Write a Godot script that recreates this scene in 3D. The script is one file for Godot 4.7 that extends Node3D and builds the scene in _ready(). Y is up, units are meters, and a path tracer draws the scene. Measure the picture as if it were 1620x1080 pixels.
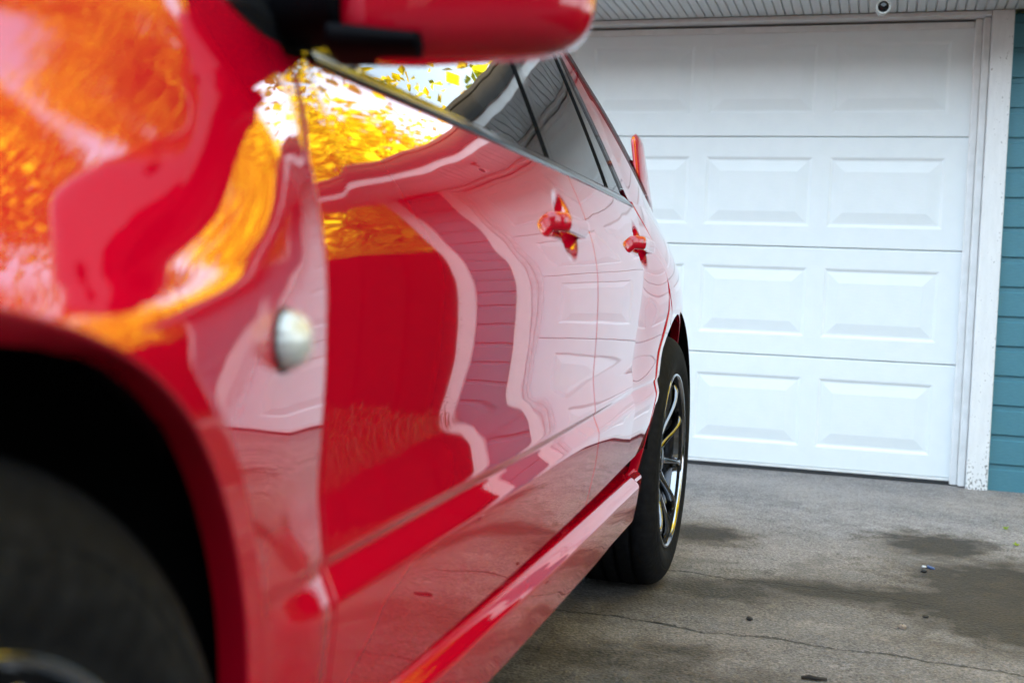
extends Node3D
# A glossy red sedan parked nose-out in front of a white panelled garage door, seen from beside its front wheel.

const CAR := Vector3(-0.885, 0.0, -1.31)      # ground point under the middle of the car
const ARCH_Y := 0.338
const ARCH_R := 0.358
const FRONT_Y := 0.335
const FRONT_R := 0.377
const FRONT_Z := 0.045
const REAR_Z := -2.625

var mats := {}
var waves := FastNoiseLite.new()
var rng := RandomNumberGenerator.new()
var door_profile: PackedVector2Array
var fender_profile: PackedVector2Array
const Q0 := 0.20
const QSTEP := 0.002

func _ready():
	rng.seed = 7
	# ---- camera -------------------------------------------------------------
	var cam := Camera3D.new()
	cam.name = "camera"
	add_child(cam)
	cam.position = Vector3(0.398, 0.720, 0.427)
	cam.basis = Basis.from_euler(Vector3(-0.03697, 0.27698, 0.04391))
	var lens := CameraAttributesPhysical.new()
	lens.frustum_focal_length = 42.0
	lens.frustum_focus_distance = 2.9
	lens.frustum_near = 0.05
	lens.frustum_far = 400.0
	lens.exposure_aperture = 4.4
	cam.attributes = lens
	cam.current = true
	# ---- sky, sun, exposure ---------------------------------------------------
	var env := Environment.new()
	env.background_mode = Environment.BG_SKY
	var sky := Sky.new()
	var air := ProceduralSkyMaterial.new()
	air.sky_top_color = Color(0.69, 0.785, 0.865)
	air.sky_horizon_color = Color(0.92, 0.94, 0.955)
	air.sky_curve = 0.18
	air.ground_bottom_color = Color(0.25, 0.24, 0.22)
	air.ground_horizon_color = Color(0.5, 0.5, 0.48)
	air.sun_angle_max = 25.0
	sky.sky_material = air
	env.sky = sky
	env.background_energy_multiplier = 0.55
	env.tonemap_mode = Environment.TONE_MAPPER_LINEAR
	env.tonemap_exposure = 10.2
	env.sdfgi_enabled = true
	env.ssao_enabled = true
	env.ssil_enabled = true
	var world := WorldEnvironment.new()
	world.name = "world"
	world.environment = env
	add_child(world)
	var sun := DirectionalLight3D.new()
	sun.name = "sun"
	add_child(sun)
	sun.look_at_from_position(Vector3(-4.2, 3.15, 11.0), Vector3.ZERO)
	sun.light_color = Color(1.0, 0.90, 0.72)
	sun.light_energy = 1.6
	sun.light_angular_distance = 0.6
	sun.shadow_enabled = true

	waves.seed = 3
	waves.noise_type = FastNoiseLite.TYPE_SIMPLEX_SMOOTH
	waves.frequency = 1.0
	waves.fractal_type = FastNoiseLite.FRACTAL_NONE
	make_materials()
	make_profiles()
	build_ground()
	build_garage()
	build_fence()
	build_trees()
	build_added_house()
	build_car()
	build_small_things()

# ============================================================================ materials
func lin(r, g, b) -> Color:
	return Color(r, g, b).linear_to_srgb()

func mat(called: String, c: Color, rough := 0.6, metal := 0.0, spec := 0.5) -> StandardMaterial3D:
	var m := StandardMaterial3D.new()
	m.resource_name = called
	m.albedo_color = c
	m.roughness = rough
	m.metallic = metal
	m.metallic_specular = spec
	mats[called] = m
	return m

func noise_tex(freq: float, size: int, lo: Color, hi: Color, sd: int, octaves := 4, stretch := Vector2.ONE) -> ImageTexture:
	var n := FastNoiseLite.new()
	n.seed = sd
	n.frequency = freq
	n.fractal_octaves = octaves
	var im := n.get_seamless_image(size, size)
	im.convert(Image.FORMAT_L8)
	var data := im.get_data()
	var out := PackedByteArray()
	out.resize(size * size * 3)
	for y in size:
		for x in size:
			var sx := int(x * stretch.x) % size
			var sy := int(y * stretch.y) % size
			var t := data[sy * size + sx] / 255.0
			var c := lo.lerp(hi, t)
			var k := (y * size + x) * 3
			out[k] = int(c.r * 255.0)
			out[k + 1] = int(c.g * 255.0)
			out[k + 2] = int(c.b * 255.0)
	return ImageTexture.create_from_image(Image.create_from_data(size, size, false, Image.FORMAT_RGB8, out))

func make_materials():
	var p := mat("red_paint", lin(0.41, 0.0002, 0.013), 0.03, 0.0, 0.32)
	p.clearcoat_enabled = true
	p.clearcoat = 1.0
	p.clearcoat_roughness = 0.01
	mat("inner_red", lin(0.22, 0.001, 0.008), 0.35)
	mat("black_gloss", lin(0.012, 0.012, 0.013), 0.08, 0.0, 0.6)
	mat("black_plastic", lin(0.004, 0.004, 0.005), 0.65, 0.0, 0.12)
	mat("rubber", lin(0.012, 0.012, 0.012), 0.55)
	var t := mat("tyre_rubber", Color.WHITE, 0.75, 0.0, 0.2)
	t.albedo_texture = noise_tex(0.02, 512, lin(0.003, 0.003, 0.0036), lin(0.015, 0.015, 0.016), 22, 6)
	t.heightmap_enabled = true
	t.heightmap_texture = noise_tex(0.05, 256, Color(0, 0, 0), Color(1, 1, 1), 21, 5)
	t.heightmap_scale = 0.08
	t.uv1_triplanar = true
	t.uv1_scale = Vector3(4, 4, 4)
	mat("liner", lin(0.004, 0.004, 0.004), 0.95, 0.0, 0.1)
	mat("chrome", lin(0.34, 0.345, 0.36), 0.09, 1.0)
	mat("spoke_chrome", lin(0.17, 0.173, 0.18), 0.09, 1.0)
	mat("dark_chrome", lin(0.06, 0.06, 0.065), 0.2, 1.0)
	mat("cabin", lin(0.02, 0.02, 0.022), 0.8)
	mat("seat_cloth", lin(0.03, 0.03, 0.034), 0.9)
	var g := mat("tinted_glass", Color(0.02, 0.025, 0.024, 0.80), 0.0, 0.0, 0.6)
	g.transparency = BaseMaterial3D.TRANSPARENCY_ALPHA
	var cl := mat("lamp_lens", Color(1, 1, 1, 0.18), 0.05, 0.0, 0.6)
	cl.transparency = BaseMaterial3D.TRANSPARENCY_ALPHA
	mat("lamp_reflector", lin(0.46, 0.48, 0.44), 0.3, 0.4)
	mat("mirror_glass", lin(0.85, 0.86, 0.88), 0.02, 1.0)
	# garage
	var w := mat("door_white", Color.WHITE, 0.42)
	w.albedo_texture = noise_tex(0.008, 512, lin(0.755, 0.795, 0.805), lin(0.79, 0.825, 0.835), 6, 6)
	w.heightmap_enabled = true
	w.heightmap_texture = noise_tex(0.02, 512, Color(0, 0, 0), Color(1, 1, 1), 5, 5, Vector2(1, 8))
	w.heightmap_scale = 0.03
	w.uv1_triplanar = true
	w.uv1_scale = Vector3(2, 2, 2)
	var tr := mat("trim_white", Color.WHITE, 0.55)
	tr.albedo_texture = noise_tex(0.012, 512, lin(0.68, 0.68, 0.67), lin(0.80, 0.80, 0.80), 8, 5)
	tr.uv1_triplanar = true
	tr.uv1_scale = Vector3(2, 2, 2)
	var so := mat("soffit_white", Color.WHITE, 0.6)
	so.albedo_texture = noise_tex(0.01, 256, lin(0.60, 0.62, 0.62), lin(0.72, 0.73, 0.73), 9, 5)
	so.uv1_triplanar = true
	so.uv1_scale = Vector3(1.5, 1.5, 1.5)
	var s := mat("teal_siding", Color.WHITE, 0.55)
	s.albedo_texture = noise_tex(0.02, 512, lin(0.050, 0.172, 0.22), lin(0.070, 0.212, 0.265), 10, 5, Vector2(1, 10))
	s.uv1_triplanar = true
	s.uv1_scale = Vector3(2, 2, 2)
	s.heightmap_enabled = true
	s.heightmap_texture = noise_tex(0.03, 512, Color(0, 0, 0), Color(1, 1, 1), 11, 5, Vector2(1, 10))
	s.heightmap_scale = 0.06
	mat("raw_wood", lin(0.22, 0.17, 0.12), 0.85)
	mat("seal_rubber", lin(0.03, 0.032, 0.035), 0.5)
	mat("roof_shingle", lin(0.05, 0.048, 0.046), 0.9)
	mat("fence_wood", lin(0.009, 0.007, 0.006), 0.9, 0.0, 0.2)
	mat("bark", lin(0.07, 0.05, 0.035), 0.95)
	var lf := mat("yellow_leaf", lin(0.78, 0.74, 0.02), 0.6, 0.0, 0.2)
	lf.vertex_color_use_as_albedo = true
	lf.backlight_enabled = true
	lf.backlight = Color(0.95, 0.95, 0.4)
	var gl := mat("green_leaf", lin(0.12, 0.17, 0.02), 0.55)
	gl.vertex_color_use_as_albedo = true
	gl.backlight_enabled = true
	gl.backlight = lin(0.6, 0.8, 0.1)
	var dl := mat("dark_leaf", lin(0.05, 0.075, 0.018), 0.6)
	dl.vertex_color_use_as_albedo = true
	mat("copper_bracket", lin(0.13, 0.06, 0.04), 0.5)
	mat("camera_grey", lin(0.50, 0.52, 0.50), 0.4)
	mat("lens_black", lin(0.006, 0.006, 0.007), 0.1)
	mat("twig_brown", lin(0.02, 0.015, 0.012), 0.9)
	mat("stone_grey", lin(0.03, 0.026, 0.022), 0.9)
	mat("stone_tan", lin(0.26, 0.20, 0.15), 0.9)
	mat("scrap_blue", lin(0.02, 0.06, 0.18), 0.4)
	mat("scrap_white", lin(0.6, 0.6, 0.6), 0.5)

# ============================================================================ mesh helpers
func arrays_mesh(v: PackedVector3Array, n: PackedVector3Array, idx: PackedInt32Array, uv := PackedVector2Array()) -> ArrayMesh:
	# winds every triangle clockwise as seen from the side its normals point to
	for k in range(0, idx.size(), 3):
		var a := v[idx[k]]
		var c := (v[idx[k + 1]] - a).cross(v[idx[k + 2]] - a)
		if c.dot(n[idx[k]] + n[idx[k + 1]] + n[idx[k + 2]]) > 0.0:
			var t := idx[k + 1]
			idx[k + 1] = idx[k + 2]
			idx[k + 2] = t
	var arr := []
	arr.resize(Mesh.ARRAY_MAX)
	arr[Mesh.ARRAY_VERTEX] = v
	arr[Mesh.ARRAY_NORMAL] = n
	if uv.size() == v.size():
		arr[Mesh.ARRAY_TEX_UV] = uv
	arr[Mesh.ARRAY_INDEX] = idx
	var m := ArrayMesh.new()
	m.add_surface_from_arrays(Mesh.PRIMITIVE_TRIANGLES, arr)
	return m

func sheet(nu: int, nv: int, f: Callable, outward: Callable, mirror := false, ru := 0, rv := 0) -> ArrayMesh:
	# a smooth grid of f(i, j); outward(position) gives a rough outside direction
	var v := PackedVector3Array()
	v.resize(nu * nv)
	for i in nu:
		for j in nv:
			v[i * nv + j] = f.call(i, j)
	var n := PackedVector3Array()
	n.resize(nu * nv)
	for i in nu:
		for j in nv:
			# the flat of a panel does not take the lean of its rolled edge (ru, rv rows)
			var ui := i >= ru and i < nu - ru
			var vi := j >= rv and j < nv - rv
			var i0 := maxi(i - 1, ru if ui else 0)
			var i1 := mini(i + 1, nu - 1 - ru if ui else nu - 1)
			var j0 := maxi(j - 1, rv if vi else 0)
			var j1 := mini(j + 1, nv - 1 - rv if vi else nv - 1)
			var du := v[i1 * nv + j] - v[i0 * nv + j]
			var dv := v[i * nv + j1] - v[i * nv + j0]
			var c := du.cross(dv)
			if c.length_squared() < 1e-16:
				c = outward.call(v[i * nv + j])
			n[i * nv + j] = c.normalized()
	# one sign for the whole sheet, taken in its middle
	var mid := (nu / 2) * nv + nv / 2
	var sgn := 1.0 if n[mid].dot(outward.call(v[mid])) >= 0.0 else -1.0
	for k in n.size():
		n[k] *= sgn
	if mirror:
		for k in n.size():
			v[k].x = 2.0 * CAR.x - v[k].x
			n[k].x = -n[k].x
	var idx := PackedInt32Array()
	for i in nu - 1:
		for j in nv - 1:
			var a := i * nv + j
			idx.append_array([a, a + nv, a + 1, a + 1, a + nv, a + nv + 1])
	return arrays_mesh(v, n, idx)

func lathe(profile: PackedVector2Array, seg: int, smooth := true) -> ArrayMesh:
	# profile: (radius, along x); spun round the x axis
	var v := PackedVector3Array()
	var n := PackedVector3Array()
	var idx := PackedInt32Array()
	var np := profile.size()
	for i in np:
		var t := (profile[mini(i + 1, np - 1)] - profile[maxi(i - 1, 0)]).normalized()
		for k in seg + 1:
			var a := TAU * k / seg
			v.append(Vector3(profile[i].y, profile[i].x * sin(a), profile[i].x * cos(a)))
			n.append(Vector3(-t.x, t.y * sin(a), t.y * cos(a)))
	for i in np - 1:
		for k in seg:
			var a := i * (seg + 1) + k
			idx.append_array([a, a + seg + 1, a + 1, a + 1, a + seg + 1, a + seg + 2])
	return arrays_mesh(v, n, idx)

func st_new() -> SurfaceTool:
	var st := SurfaceTool.new()
	st.begin(Mesh.PRIMITIVE_TRIANGLES)
	st.set_smooth_group(-1)
	return st

func quad(st: SurfaceTool, a: Vector3, b: Vector3, c: Vector3, d: Vector3):
	# a b c d anticlockwise as seen from outside; stored clockwise
	for p in [a, c, b, a, d, c]:
		st.add_vertex(p)

func box(st: SurfaceTool, lo: Vector3, hi: Vector3, ch := 0.0, xf := Transform3D()):
	# a box with chamfered edges
	var c := ch
	var x := [lo.x, hi.x]
	var y := [lo.y, hi.y]
	var z := [lo.z, hi.z]
	var P := func(i: int, j: int, k: int, ax: int) -> Vector3:
		var s := Vector3(1 - 2 * i, 1 - 2 * j, 1 - 2 * k) * c
		s[ax] = 0.0
		return xf * (Vector3(x[i], y[j], z[k]) + s)
	for sgn in 2:
		var fx := [P.call(sgn, 0, 0, 0), P.call(sgn, 1, 0, 0), P.call(sgn, 1, 1, 0), P.call(sgn, 0, 1, 0)]
		var fy := [P.call(0, sgn, 0, 1), P.call(0, sgn, 1, 1), P.call(1, sgn, 1, 1), P.call(1, sgn, 0, 1)]
		var fz := [P.call(0, 0, sgn, 2), P.call(1, 0, sgn, 2), P.call(1, 1, sgn, 2), P.call(0, 1, sgn, 2)]
		for f in [fx, fy, fz]:
			if sgn == 1:
				quad(st, f[0], f[1], f[2], f[3])
			else:
				quad(st, f[3], f[2], f[1], f[0])
	if c > 0.0:
		var mid := xf * ((lo + hi) * 0.5)
		for a in 2:
			for b in 2:
				facing(st, mid, [P.call(0, a, b, 1), P.call(1, a, b, 1), P.call(1, a, b, 2), P.call(0, a, b, 2)])
				facing(st, mid, [P.call(a, 0, b, 0), P.call(a, 1, b, 0), P.call(a, 1, b, 2), P.call(a, 0, b, 2)])
				facing(st, mid, [P.call(a, b, 0, 0), P.call(a, b, 1, 0), P.call(a, b, 1, 1), P.call(a, b, 0, 1)])
				for k in 2:
					facing(st, mid, [P.call(a, b, k, 0), P.call(a, b, k, 1), P.call(a, b, k, 2)])

func facing(st: SurfaceTool, mid: Vector3, pts: Array):
	var nrm: Vector3 = (pts[1] - pts[0]).cross(pts[2] - pts[0])
	var q := pts.duplicate()
	if nrm.dot(pts[0] - mid) > 0.0:
		q.reverse()
	for k in range(1, q.size() - 1):
		for p in [q[0], q[k], q[k + 1]]:
			st.add_vertex(p)

func tube(st: SurfaceTool, pts: Array, radii: Array, seg := 8):
	var rings := []
	for i in pts.size():
		var t: Vector3 = (pts[mini(i + 1, pts.size() - 1)] - pts[maxi(i - 1, 0)]).normalized()
		var a := t.cross(Vector3(0.3, 0.2, 0.93)).normalized()
		if absf(t.dot(Vector3(0.3, 0.2, 0.93))) > 0.95:
			a = t.cross(Vector3.RIGHT).normalized()
		var b := t.cross(a)
		var ring := []
		for k in seg:
			var w := TAU * k / seg
			ring.append(pts[i] + (a * cos(w) + b * sin(w)) * radii[i])
		rings.append(ring)
	for i in pts.size() - 1:
		for k in seg:
			var l := (k + 1) % seg
			quad(st, rings[i][k], rings[i][l], rings[i + 1][l], rings[i + 1][k])
	for e in [0, pts.size() - 1]:
		for k in seg:
			facing(st, (pts[0] + pts[pts.size() - 1]) * 0.5, [pts[e], rings[e][k], rings[e][(k + 1) % seg]])

func done(st: SurfaceTool, smooth := false) -> ArrayMesh:
	if smooth:
		st.index()
	st.generate_normals()
	return st.commit()

func smooth_st() -> SurfaceTool:
	var st := SurfaceTool.new()
	st.begin(Mesh.PRIMITIVE_TRIANGLES)
	st.set_smooth_group(0)
	return st

# ============================================================================ node helpers
func thing(called: String, label: String, category: String, at := Vector3.ZERO, group := "") -> Node3D:
	var o := Node3D.new()
	o.name = called
	add_child(o, true)
	o.position = at
	tag(o, label, category, group)
	return o

func tag(o: Node, label: String, category: String, group := ""):
	o.set_meta("label", label)
	o.set_meta("category", category)
	if group:
		o.set_meta("group", group)

func obj(called: String, mesh: Mesh, m, parent: Node = self, at := Vector3.ZERO) -> MeshInstance3D:
	var o := MeshInstance3D.new()
	o.name = called
	o.mesh = mesh
	o.material_override = null
	var mm: Material = mats[m] if m is String else m
	for k in mesh.get_surface_count():
		o.set_surface_override_material(k, mm)
	o.position = at
	parent.add_child(o, true)
	return o

func struct(called: String, mesh: Mesh, m, at := Vector3.ZERO) -> MeshInstance3D:
	var o := obj(called, mesh, m, self, at)
	o.set_meta("kind", "structure")
	return o

# ============================================================================ ground
func blob(x: float, y: float, cx: float, cy: float, rx: float, ry: float) -> float:
	var d := sqrt(pow((x - cx) / rx, 2.0) + pow((y - cy) / ry, 2.0))
	return d

func concrete(w: int, h: int, x0: float, x1: float, z0: float, z1: float, marks: bool, sd: int) -> StandardMaterial3D:
	# stains, cracks and cast-aggregate grain of one slab, one texel at a time
	var big := FastNoiseLite.new()
	big.seed = sd
	big.frequency = 1.0
	big.fractal_octaves = 5
	var fine := FastNoiseLite.new()
	fine.seed = sd + 1
	fine.frequency = 1.0
	fine.fractal_octaves = 3
	var cell := FastNoiseLite.new()
	cell.seed = sd + 2
	cell.noise_type = FastNoiseLite.TYPE_VALUE
	cell.frequency = 1.0
	cell.fractal_type = FastNoiseLite.FRACTAL_NONE
	var cracks := []
	var hrng := RandomNumberGenerator.new()
	hrng.seed = sd
	if marks:
		cracks.append([0.0035, [Vector2(-1.5, -2.30), Vector2(-0.6, -2.27), Vector2(-0.214, -2.255), Vector2(-0.088, -2.254), Vector2(0.009, -2.242), Vector2(0.113, -2.206), Vector2(0.187, -2.224), Vector2(0.289, -2.223), Vector2(0.396, -2.206), Vector2(0.5, -2.203), Vector2(0.625, -2.188), Vector2(0.769, -2.17), Vector2(1.1, -2.2), Vector2(1.55, -2.15)]])
		cracks.append([0.0022, [Vector2(-0.2, -2.80), Vector2(0.0, -2.783), Vector2(0.113, -2.759), Vector2(0.243, -2.77), Vector2(0.388, -2.744), Vector2(0.513, -2.734), Vector2(0.614, -2.693)]])
		cracks.append([0.0018, [Vector2(0.1, -1.55), Vector2(0.5, -1.52), Vector2(0.9, -1.44), Vector2(1.5, -1.46)]])
	var spots := [[0.80, -2.70, 0.36, 0.24, 1.0], [1.0, -2.95, 0.3, 0.4, 1.0], [0.90, -3.02, 0.42, 0.44, 1.0], [0.68, -3.52, 0.20, 0.26, 0.9], [0.66, -2.74, 0.34, 0.20, 0.92], [0.95, -2.60, 0.44, 0.34, 1.0], [0.40, -2.74, 0.36, 0.15, 0.8],
		[-0.03, -3.36, 0.17, 0.20, 0.80], [0.08, -2.62, 0.32, 0.16, 0.62], [0.0, -2.46, 0.34, 0.14, 0.45], [-0.3, -2.5, 0.4, 0.4, 0.6], [0.06, -2.05, 0.15, 0.09, 0.55], [-0.05, -1.95, 0.24, 0.16, 0.55], [0.30, -1.84, 0.42, 0.15, 0.38], [0.75, -1.95, 0.3, 0.14, 0.35], [0.72, -2.32, 0.34, 0.08, 0.3],
		[0.1, -1.2, 0.4, 0.25, 0.4], [-0.6, -2.4, 0.5, 0.9, 0.5], [-0.8, -1.5, 0.5, 0.5, 0.4], [1.2, -3.3, 0.3, 0.4, 0.5]]
	var pale := [[0.73, -3.95, 0.13, 0.07, 0.5], [0.34, -2.36, 0.26, 0.08, 0.5], [0.55, -2.31, 0.16, 0.05, 0.4], [0.1, -4.6, 0.6, 0.25, 0.3], [0.5, -4.4, 0.5, 0.3, 0.22], [0.22, -3.2, 0.3, 0.3, 0.2]]
	var col := PackedByteArray()
	col.resize(w * h * 3)
	var hgt := PackedByteArray()
	hgt.resize(w * h)
	# distance to the cracks is only worked out in the rows near them
	var segs := []
	for c in cracks:
		for i in c[1].size() - 1:
			segs.append([c[1][i], c[1][i + 1], c[0]])
	for j in h:
		var z := lerpf(z0, z1, (j + 0.5) / h)
		var near := []
		for s in segs:
			if z > minf(s[0].y, s[1].y) - 0.06 and z < maxf(s[0].y, s[1].y) + 0.06:
				near.append(s)
		var act := []
		var actp := []
		if marks:
			for s in spots:
				if absf(z - s[1]) < s[3] * 2.0:
					act.append(s)
			for s in pale:
				if absf(z - s[1]) < s[3] * 2.0:
					actp.append(s)
		for i in w:
			var x := lerpf(x0, x1, (i + 0.5) / w)
			var n1 := big.get_noise_2d(x * 1.6, z * 1.6)
			var n2 := big.get_noise_2d(x * 9.0 + 40.0, z * 9.0)
			var n3 := fine.get_noise_2d(x * 70.0, z * 70.0)
			var g := cell.get_noise_2d(x * 260.0, z * 260.0)
			var hash := hrng.randf()
			var k := 0.200 + 0.055 * n1 + 0.07 * n2 + 0.08 * n3 + 0.09 * g + 0.17 * (hash - 0.5)
			if hash > 0.985:
				k += 0.12
			elif hash < 0.03:
				k *= 0.55
			var oil := 0.0
			for s in act:
				var d := sqrt(pow((x - s[0]) / s[2], 2.0) + pow((z - s[1]) / s[3], 2.0)) + 0.38 * n2 + 0.28 * n1 + 0.30 * n3
				if d < 1.35:
					oil = maxf(oil, s[4] * smoothstep(1.35, 0.05, d) * (1.0 + 0.45 * n3))
			for s in actp:
				var d2 := sqrt(pow((x - s[0]) / s[2], 2.0) + pow((z - s[1]) / s[3], 2.0)) + 0.7 * n2 + 0.4 * n3
				if d2 < 1.0:
					k += 0.10 * s[4] * (1.0 - d2)
			var specks := smoothstep(0.33, 0.5, n3 + 0.3 * n2)
			k *= 1.0 - 0.35 * specks
			k *= 1.0 - minf(1.35 * oil, 0.86)
			var hh := 0.55 + 0.25 * n3 + 0.2 * g
			for s in near:
				var q := Vector2(x + 0.010 * n3, z + 0.018 * n2 + 0.010 * n3)
				var dd := q.distance_to(Geometry2D.get_closest_point_to_segment(q, s[0], s[1]))
				var wd: float = s[2] * (1.0 + 0.9 * n2)
				if dd < wd * 2.4:
					var e := 1.0 - smoothstep(wd * 0.7, wd * 2.4, dd)
					k *= 1.0 - 0.80 * e
					hh -= 0.55 * e
			var dirt := smoothstep(-0.35, 0.35, n1 + 0.7 * n2 + 0.5 * (z + 2.95 + 0.5 * n1) + (0.3 if z > -1.9 else 0.0)) * (0.52 + 0.3 * n3)
			if z > -3.6:
				k *= 1.0 - clampf(dirt * (0.85 + 0.5 * smoothstep(-2.0, -1.5, z)), 0.0, 0.50 + 0.2 * smoothstep(-2.0, -1.5, z))
			k = clampf(k, 0.012, 0.6)
			var warm := 0.04 * n1 + 0.22 * oil
			var o := (j * w + i) * 3
			col[o] = int(255.0 * lin_to_s(k * (1.08 + warm)))
			col[o + 1] = int(255.0 * lin_to_s(k * 0.975))
			col[o + 2] = int(255.0 * lin_to_s(k * (0.96 - 1.2 * warm)))
			hgt[j * w + i] = int(clampf(hh, 0.0, 1.0) * 255.0)
	var m := StandardMaterial3D.new()
	m.resource_name = "concrete"
	m.albedo_texture = ImageTexture.create_from_image(Image.create_from_data(w, h, false, Image.FORMAT_RGB8, col))
	m.heightmap_enabled = true
	m.heightmap_texture = ImageTexture.create_from_image(Image.create_from_data(w, h, false, Image.FORMAT_L8, hgt))
	m.heightmap_scale = 0.4
	m.roughness = 0.85
	m.texture_repeat = false
	return m

func lin_to_s(v: float) -> float:
	return 1.055 * pow(clampf(v, 0.0, 1.0), 0.41667) - 0.055 if v > 0.0031308 else 12.92 * v

func slab_mesh(x0: float, x1: float, z0: float, z1: float, top: float) -> ArrayMesh:
	# a slab with slightly eased edges, uv across its top
	var v := PackedVector3Array()
	var n := PackedVector3Array()
	var uv := PackedVector2Array()
	var idx := PackedInt32Array()
	var ring := [[0.0, -0.12, 0.0], [0.0, -0.006, 0.5], [0.006, 0.0, 1.0]]
	for r in ring:
		var a: float = r[0]
		for c in [[x0 + a, z0 + a], [x1 - a, z0 + a], [x1 - a, z1 - a], [x0 + a, z1 - a]]:
			v.append(Vector3(c[0], top + r[1], c[1]))
			var outw := Vector3(signf(c[0] - (x0 + x1) * 0.5), 0, signf(c[1] - (z0 + z1) * 0.5)).normalized()
			n.append(outw.lerp(Vector3.UP, r[2]).normalized())
			uv.append(Vector2((c[0] - x0) / (x1 - x0), (c[1] - z0) / (z1 - z0)))
	for r in 2:
		for k in 4:
			var l := (k + 1) % 4
			idx.append_array([r * 4 + k, r * 4 + l, r * 4 + 4 + k, r * 4 + 4 + k, r * 4 + l, r * 4 + 4 + l])
	idx.append_array([8, 9, 10, 8, 10, 11])
	return arrays_mesh(v, n, idx, uv)

func build_ground():
	var lawn := mat("lawn_soil", Color.WHITE, 0.95)
	lawn.albedo_texture = noise_tex(0.03, 512, lin(0.015, 0.014, 0.006), lin(0.045, 0.040, 0.018), 31, 6)
	lawn.uv1_triplanar = true
	lawn.uv1_world_triplanar = true
	lawn.uv1_scale = Vector3(0.8, 0.8, 0.8)
	var pm := PlaneMesh.new()
	pm.size = Vector2(300, 300)
	struct("ground", pm, lawn, Vector3(0, -0.03, 0))
	var m := concrete(1400, 2048, -1.55, 1.20, -5.06, -0.96, true, 41)
	struct("driveway", slab_mesh(-1.55, 1.20, -5.06, -0.96, 0.0), m)
	var m2 := concrete(512, 512, -1.55, 1.20, -0.95, 3.2, false, 51)
	struct("driveway", slab_mesh(-1.55, 1.20, -0.948, 1.4, 0.0), m2)
	struct("driveway", slab_mesh(-4.6, -1.562, -5.06, -0.96, 0.0), m2)
	struct("driveway", slab_mesh(-4.6, -1.562, -0.948, 1.4, 0.0), m2)
	var asphalt := mat("asphalt", Color.WHITE, 0.9)
	asphalt.albedo_texture = noise_tex(0.2, 256, lin(0.03, 0.03, 0.031), lin(0.065, 0.064, 0.062), 61, 4)
	asphalt.uv1_triplanar = true
	asphalt.uv1_scale = Vector3(1.5, 1.5, 1.5)
	struct("road", slab_mesh(-40.0, 40.0, 1.412, 8.0, -0.004), asphalt)
	# grass beside the slab
	var blade := SurfaceTool.new()
	blade.begin(Mesh.PRIMITIVE_TRIANGLES)
	for k in 5:
		var a := k * 1.3
		var d := Vector3(cos(a), 0, sin(a))
		var s := Vector3(-sin(a), 0, cos(a)) * 0.003
		var b := d * 0.012
		var t := d * 0.05 + Vector3(0, 0.055 + 0.01 * (k % 3), 0)
		var mid := (b + t) * 0.5 + Vector3(0, 0.012, 0)
		for p in [b - s, mid - s, b + s, b + s, mid - s, mid + s, mid - s, t, mid + s]:
			blade.add_vertex(p)
	blade.generate_normals()
	var mm := MultiMesh.new()
	mm.transform_format = MultiMesh.TRANSFORM_3D
	mm.use_colors = true
	mm.mesh = blade.commit()
	var cnt := 14000
	mm.instance_count = cnt
	for i in cnt:
		var x := rng.randf_range(1.22, 6.5)
		var z := rng.randf_range(-6.5, 1.35)
		var s := rng.randf_range(0.6, 1.5)
		mm.set_instance_transform(i, Transform3D(Basis(Vector3.UP, rng.randf() * TAU).scaled(Vector3(s, s, s)), Vector3(x, -0.03, z)))
		mm.set_instance_color(i, Color(rng.randf_range(0.3, 0.7), rng.randf_range(0.2, 0.45), rng.randf_range(0.3, 0.7)))
	var gr := MultiMeshInstance3D.new()
	gr.name = "grass"
	gr.multimesh = mm
	gr.material_override = mats["green_leaf"]
	add_child(gr)
	gr.set_meta("kind", "stuff")
	tag(gr, "short dry grass growing beside the concrete driveway", "grass")

# ============================================================================ garage
func raised_panel(w: float, h: float) -> ArrayMesh:
	# nested rectangles: a rounded channel, then a long bevel up to the flat field
	var st := st_new()
	var rings := [[0.0, 0.0], [0.006, -0.0022], [0.012, -0.0058], [0.020, -0.0059], [0.026, -0.0048], [0.060, 0.0006], [0.064, 0.0012]]
	for k in rings.size() - 1:
		ring_quads(st, w, h, rings[k][0], rings[k][1], rings[k + 1][0], rings[k + 1][1])
	var e: Array = rings[rings.size() - 1]
	quad(st, Vector3(e[0], e[0], e[1]), Vector3(w - e[0], e[0], e[1]), Vector3(w - e[0], h - e[0], e[1]), Vector3(e[0], h - e[0], e[1]))
	return done(st)

func ring_quads(st: SurfaceTool, w: float, h: float, a: float, za: float, b: float, zb: float):
	var A := [Vector3(a, a, za), Vector3(w - a, a, za), Vector3(w - a, h - a, za), Vector3(a, h - a, za)]
	var B := [Vector3(b, b, zb), Vector3(w - b, b, zb), Vector3(w - b, h - b, zb), Vector3(b, h - b, zb)]
	for k in 4:
		var l := (k + 1) % 4
		quad(st, A[k], A[l], B[l], B[k])

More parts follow.
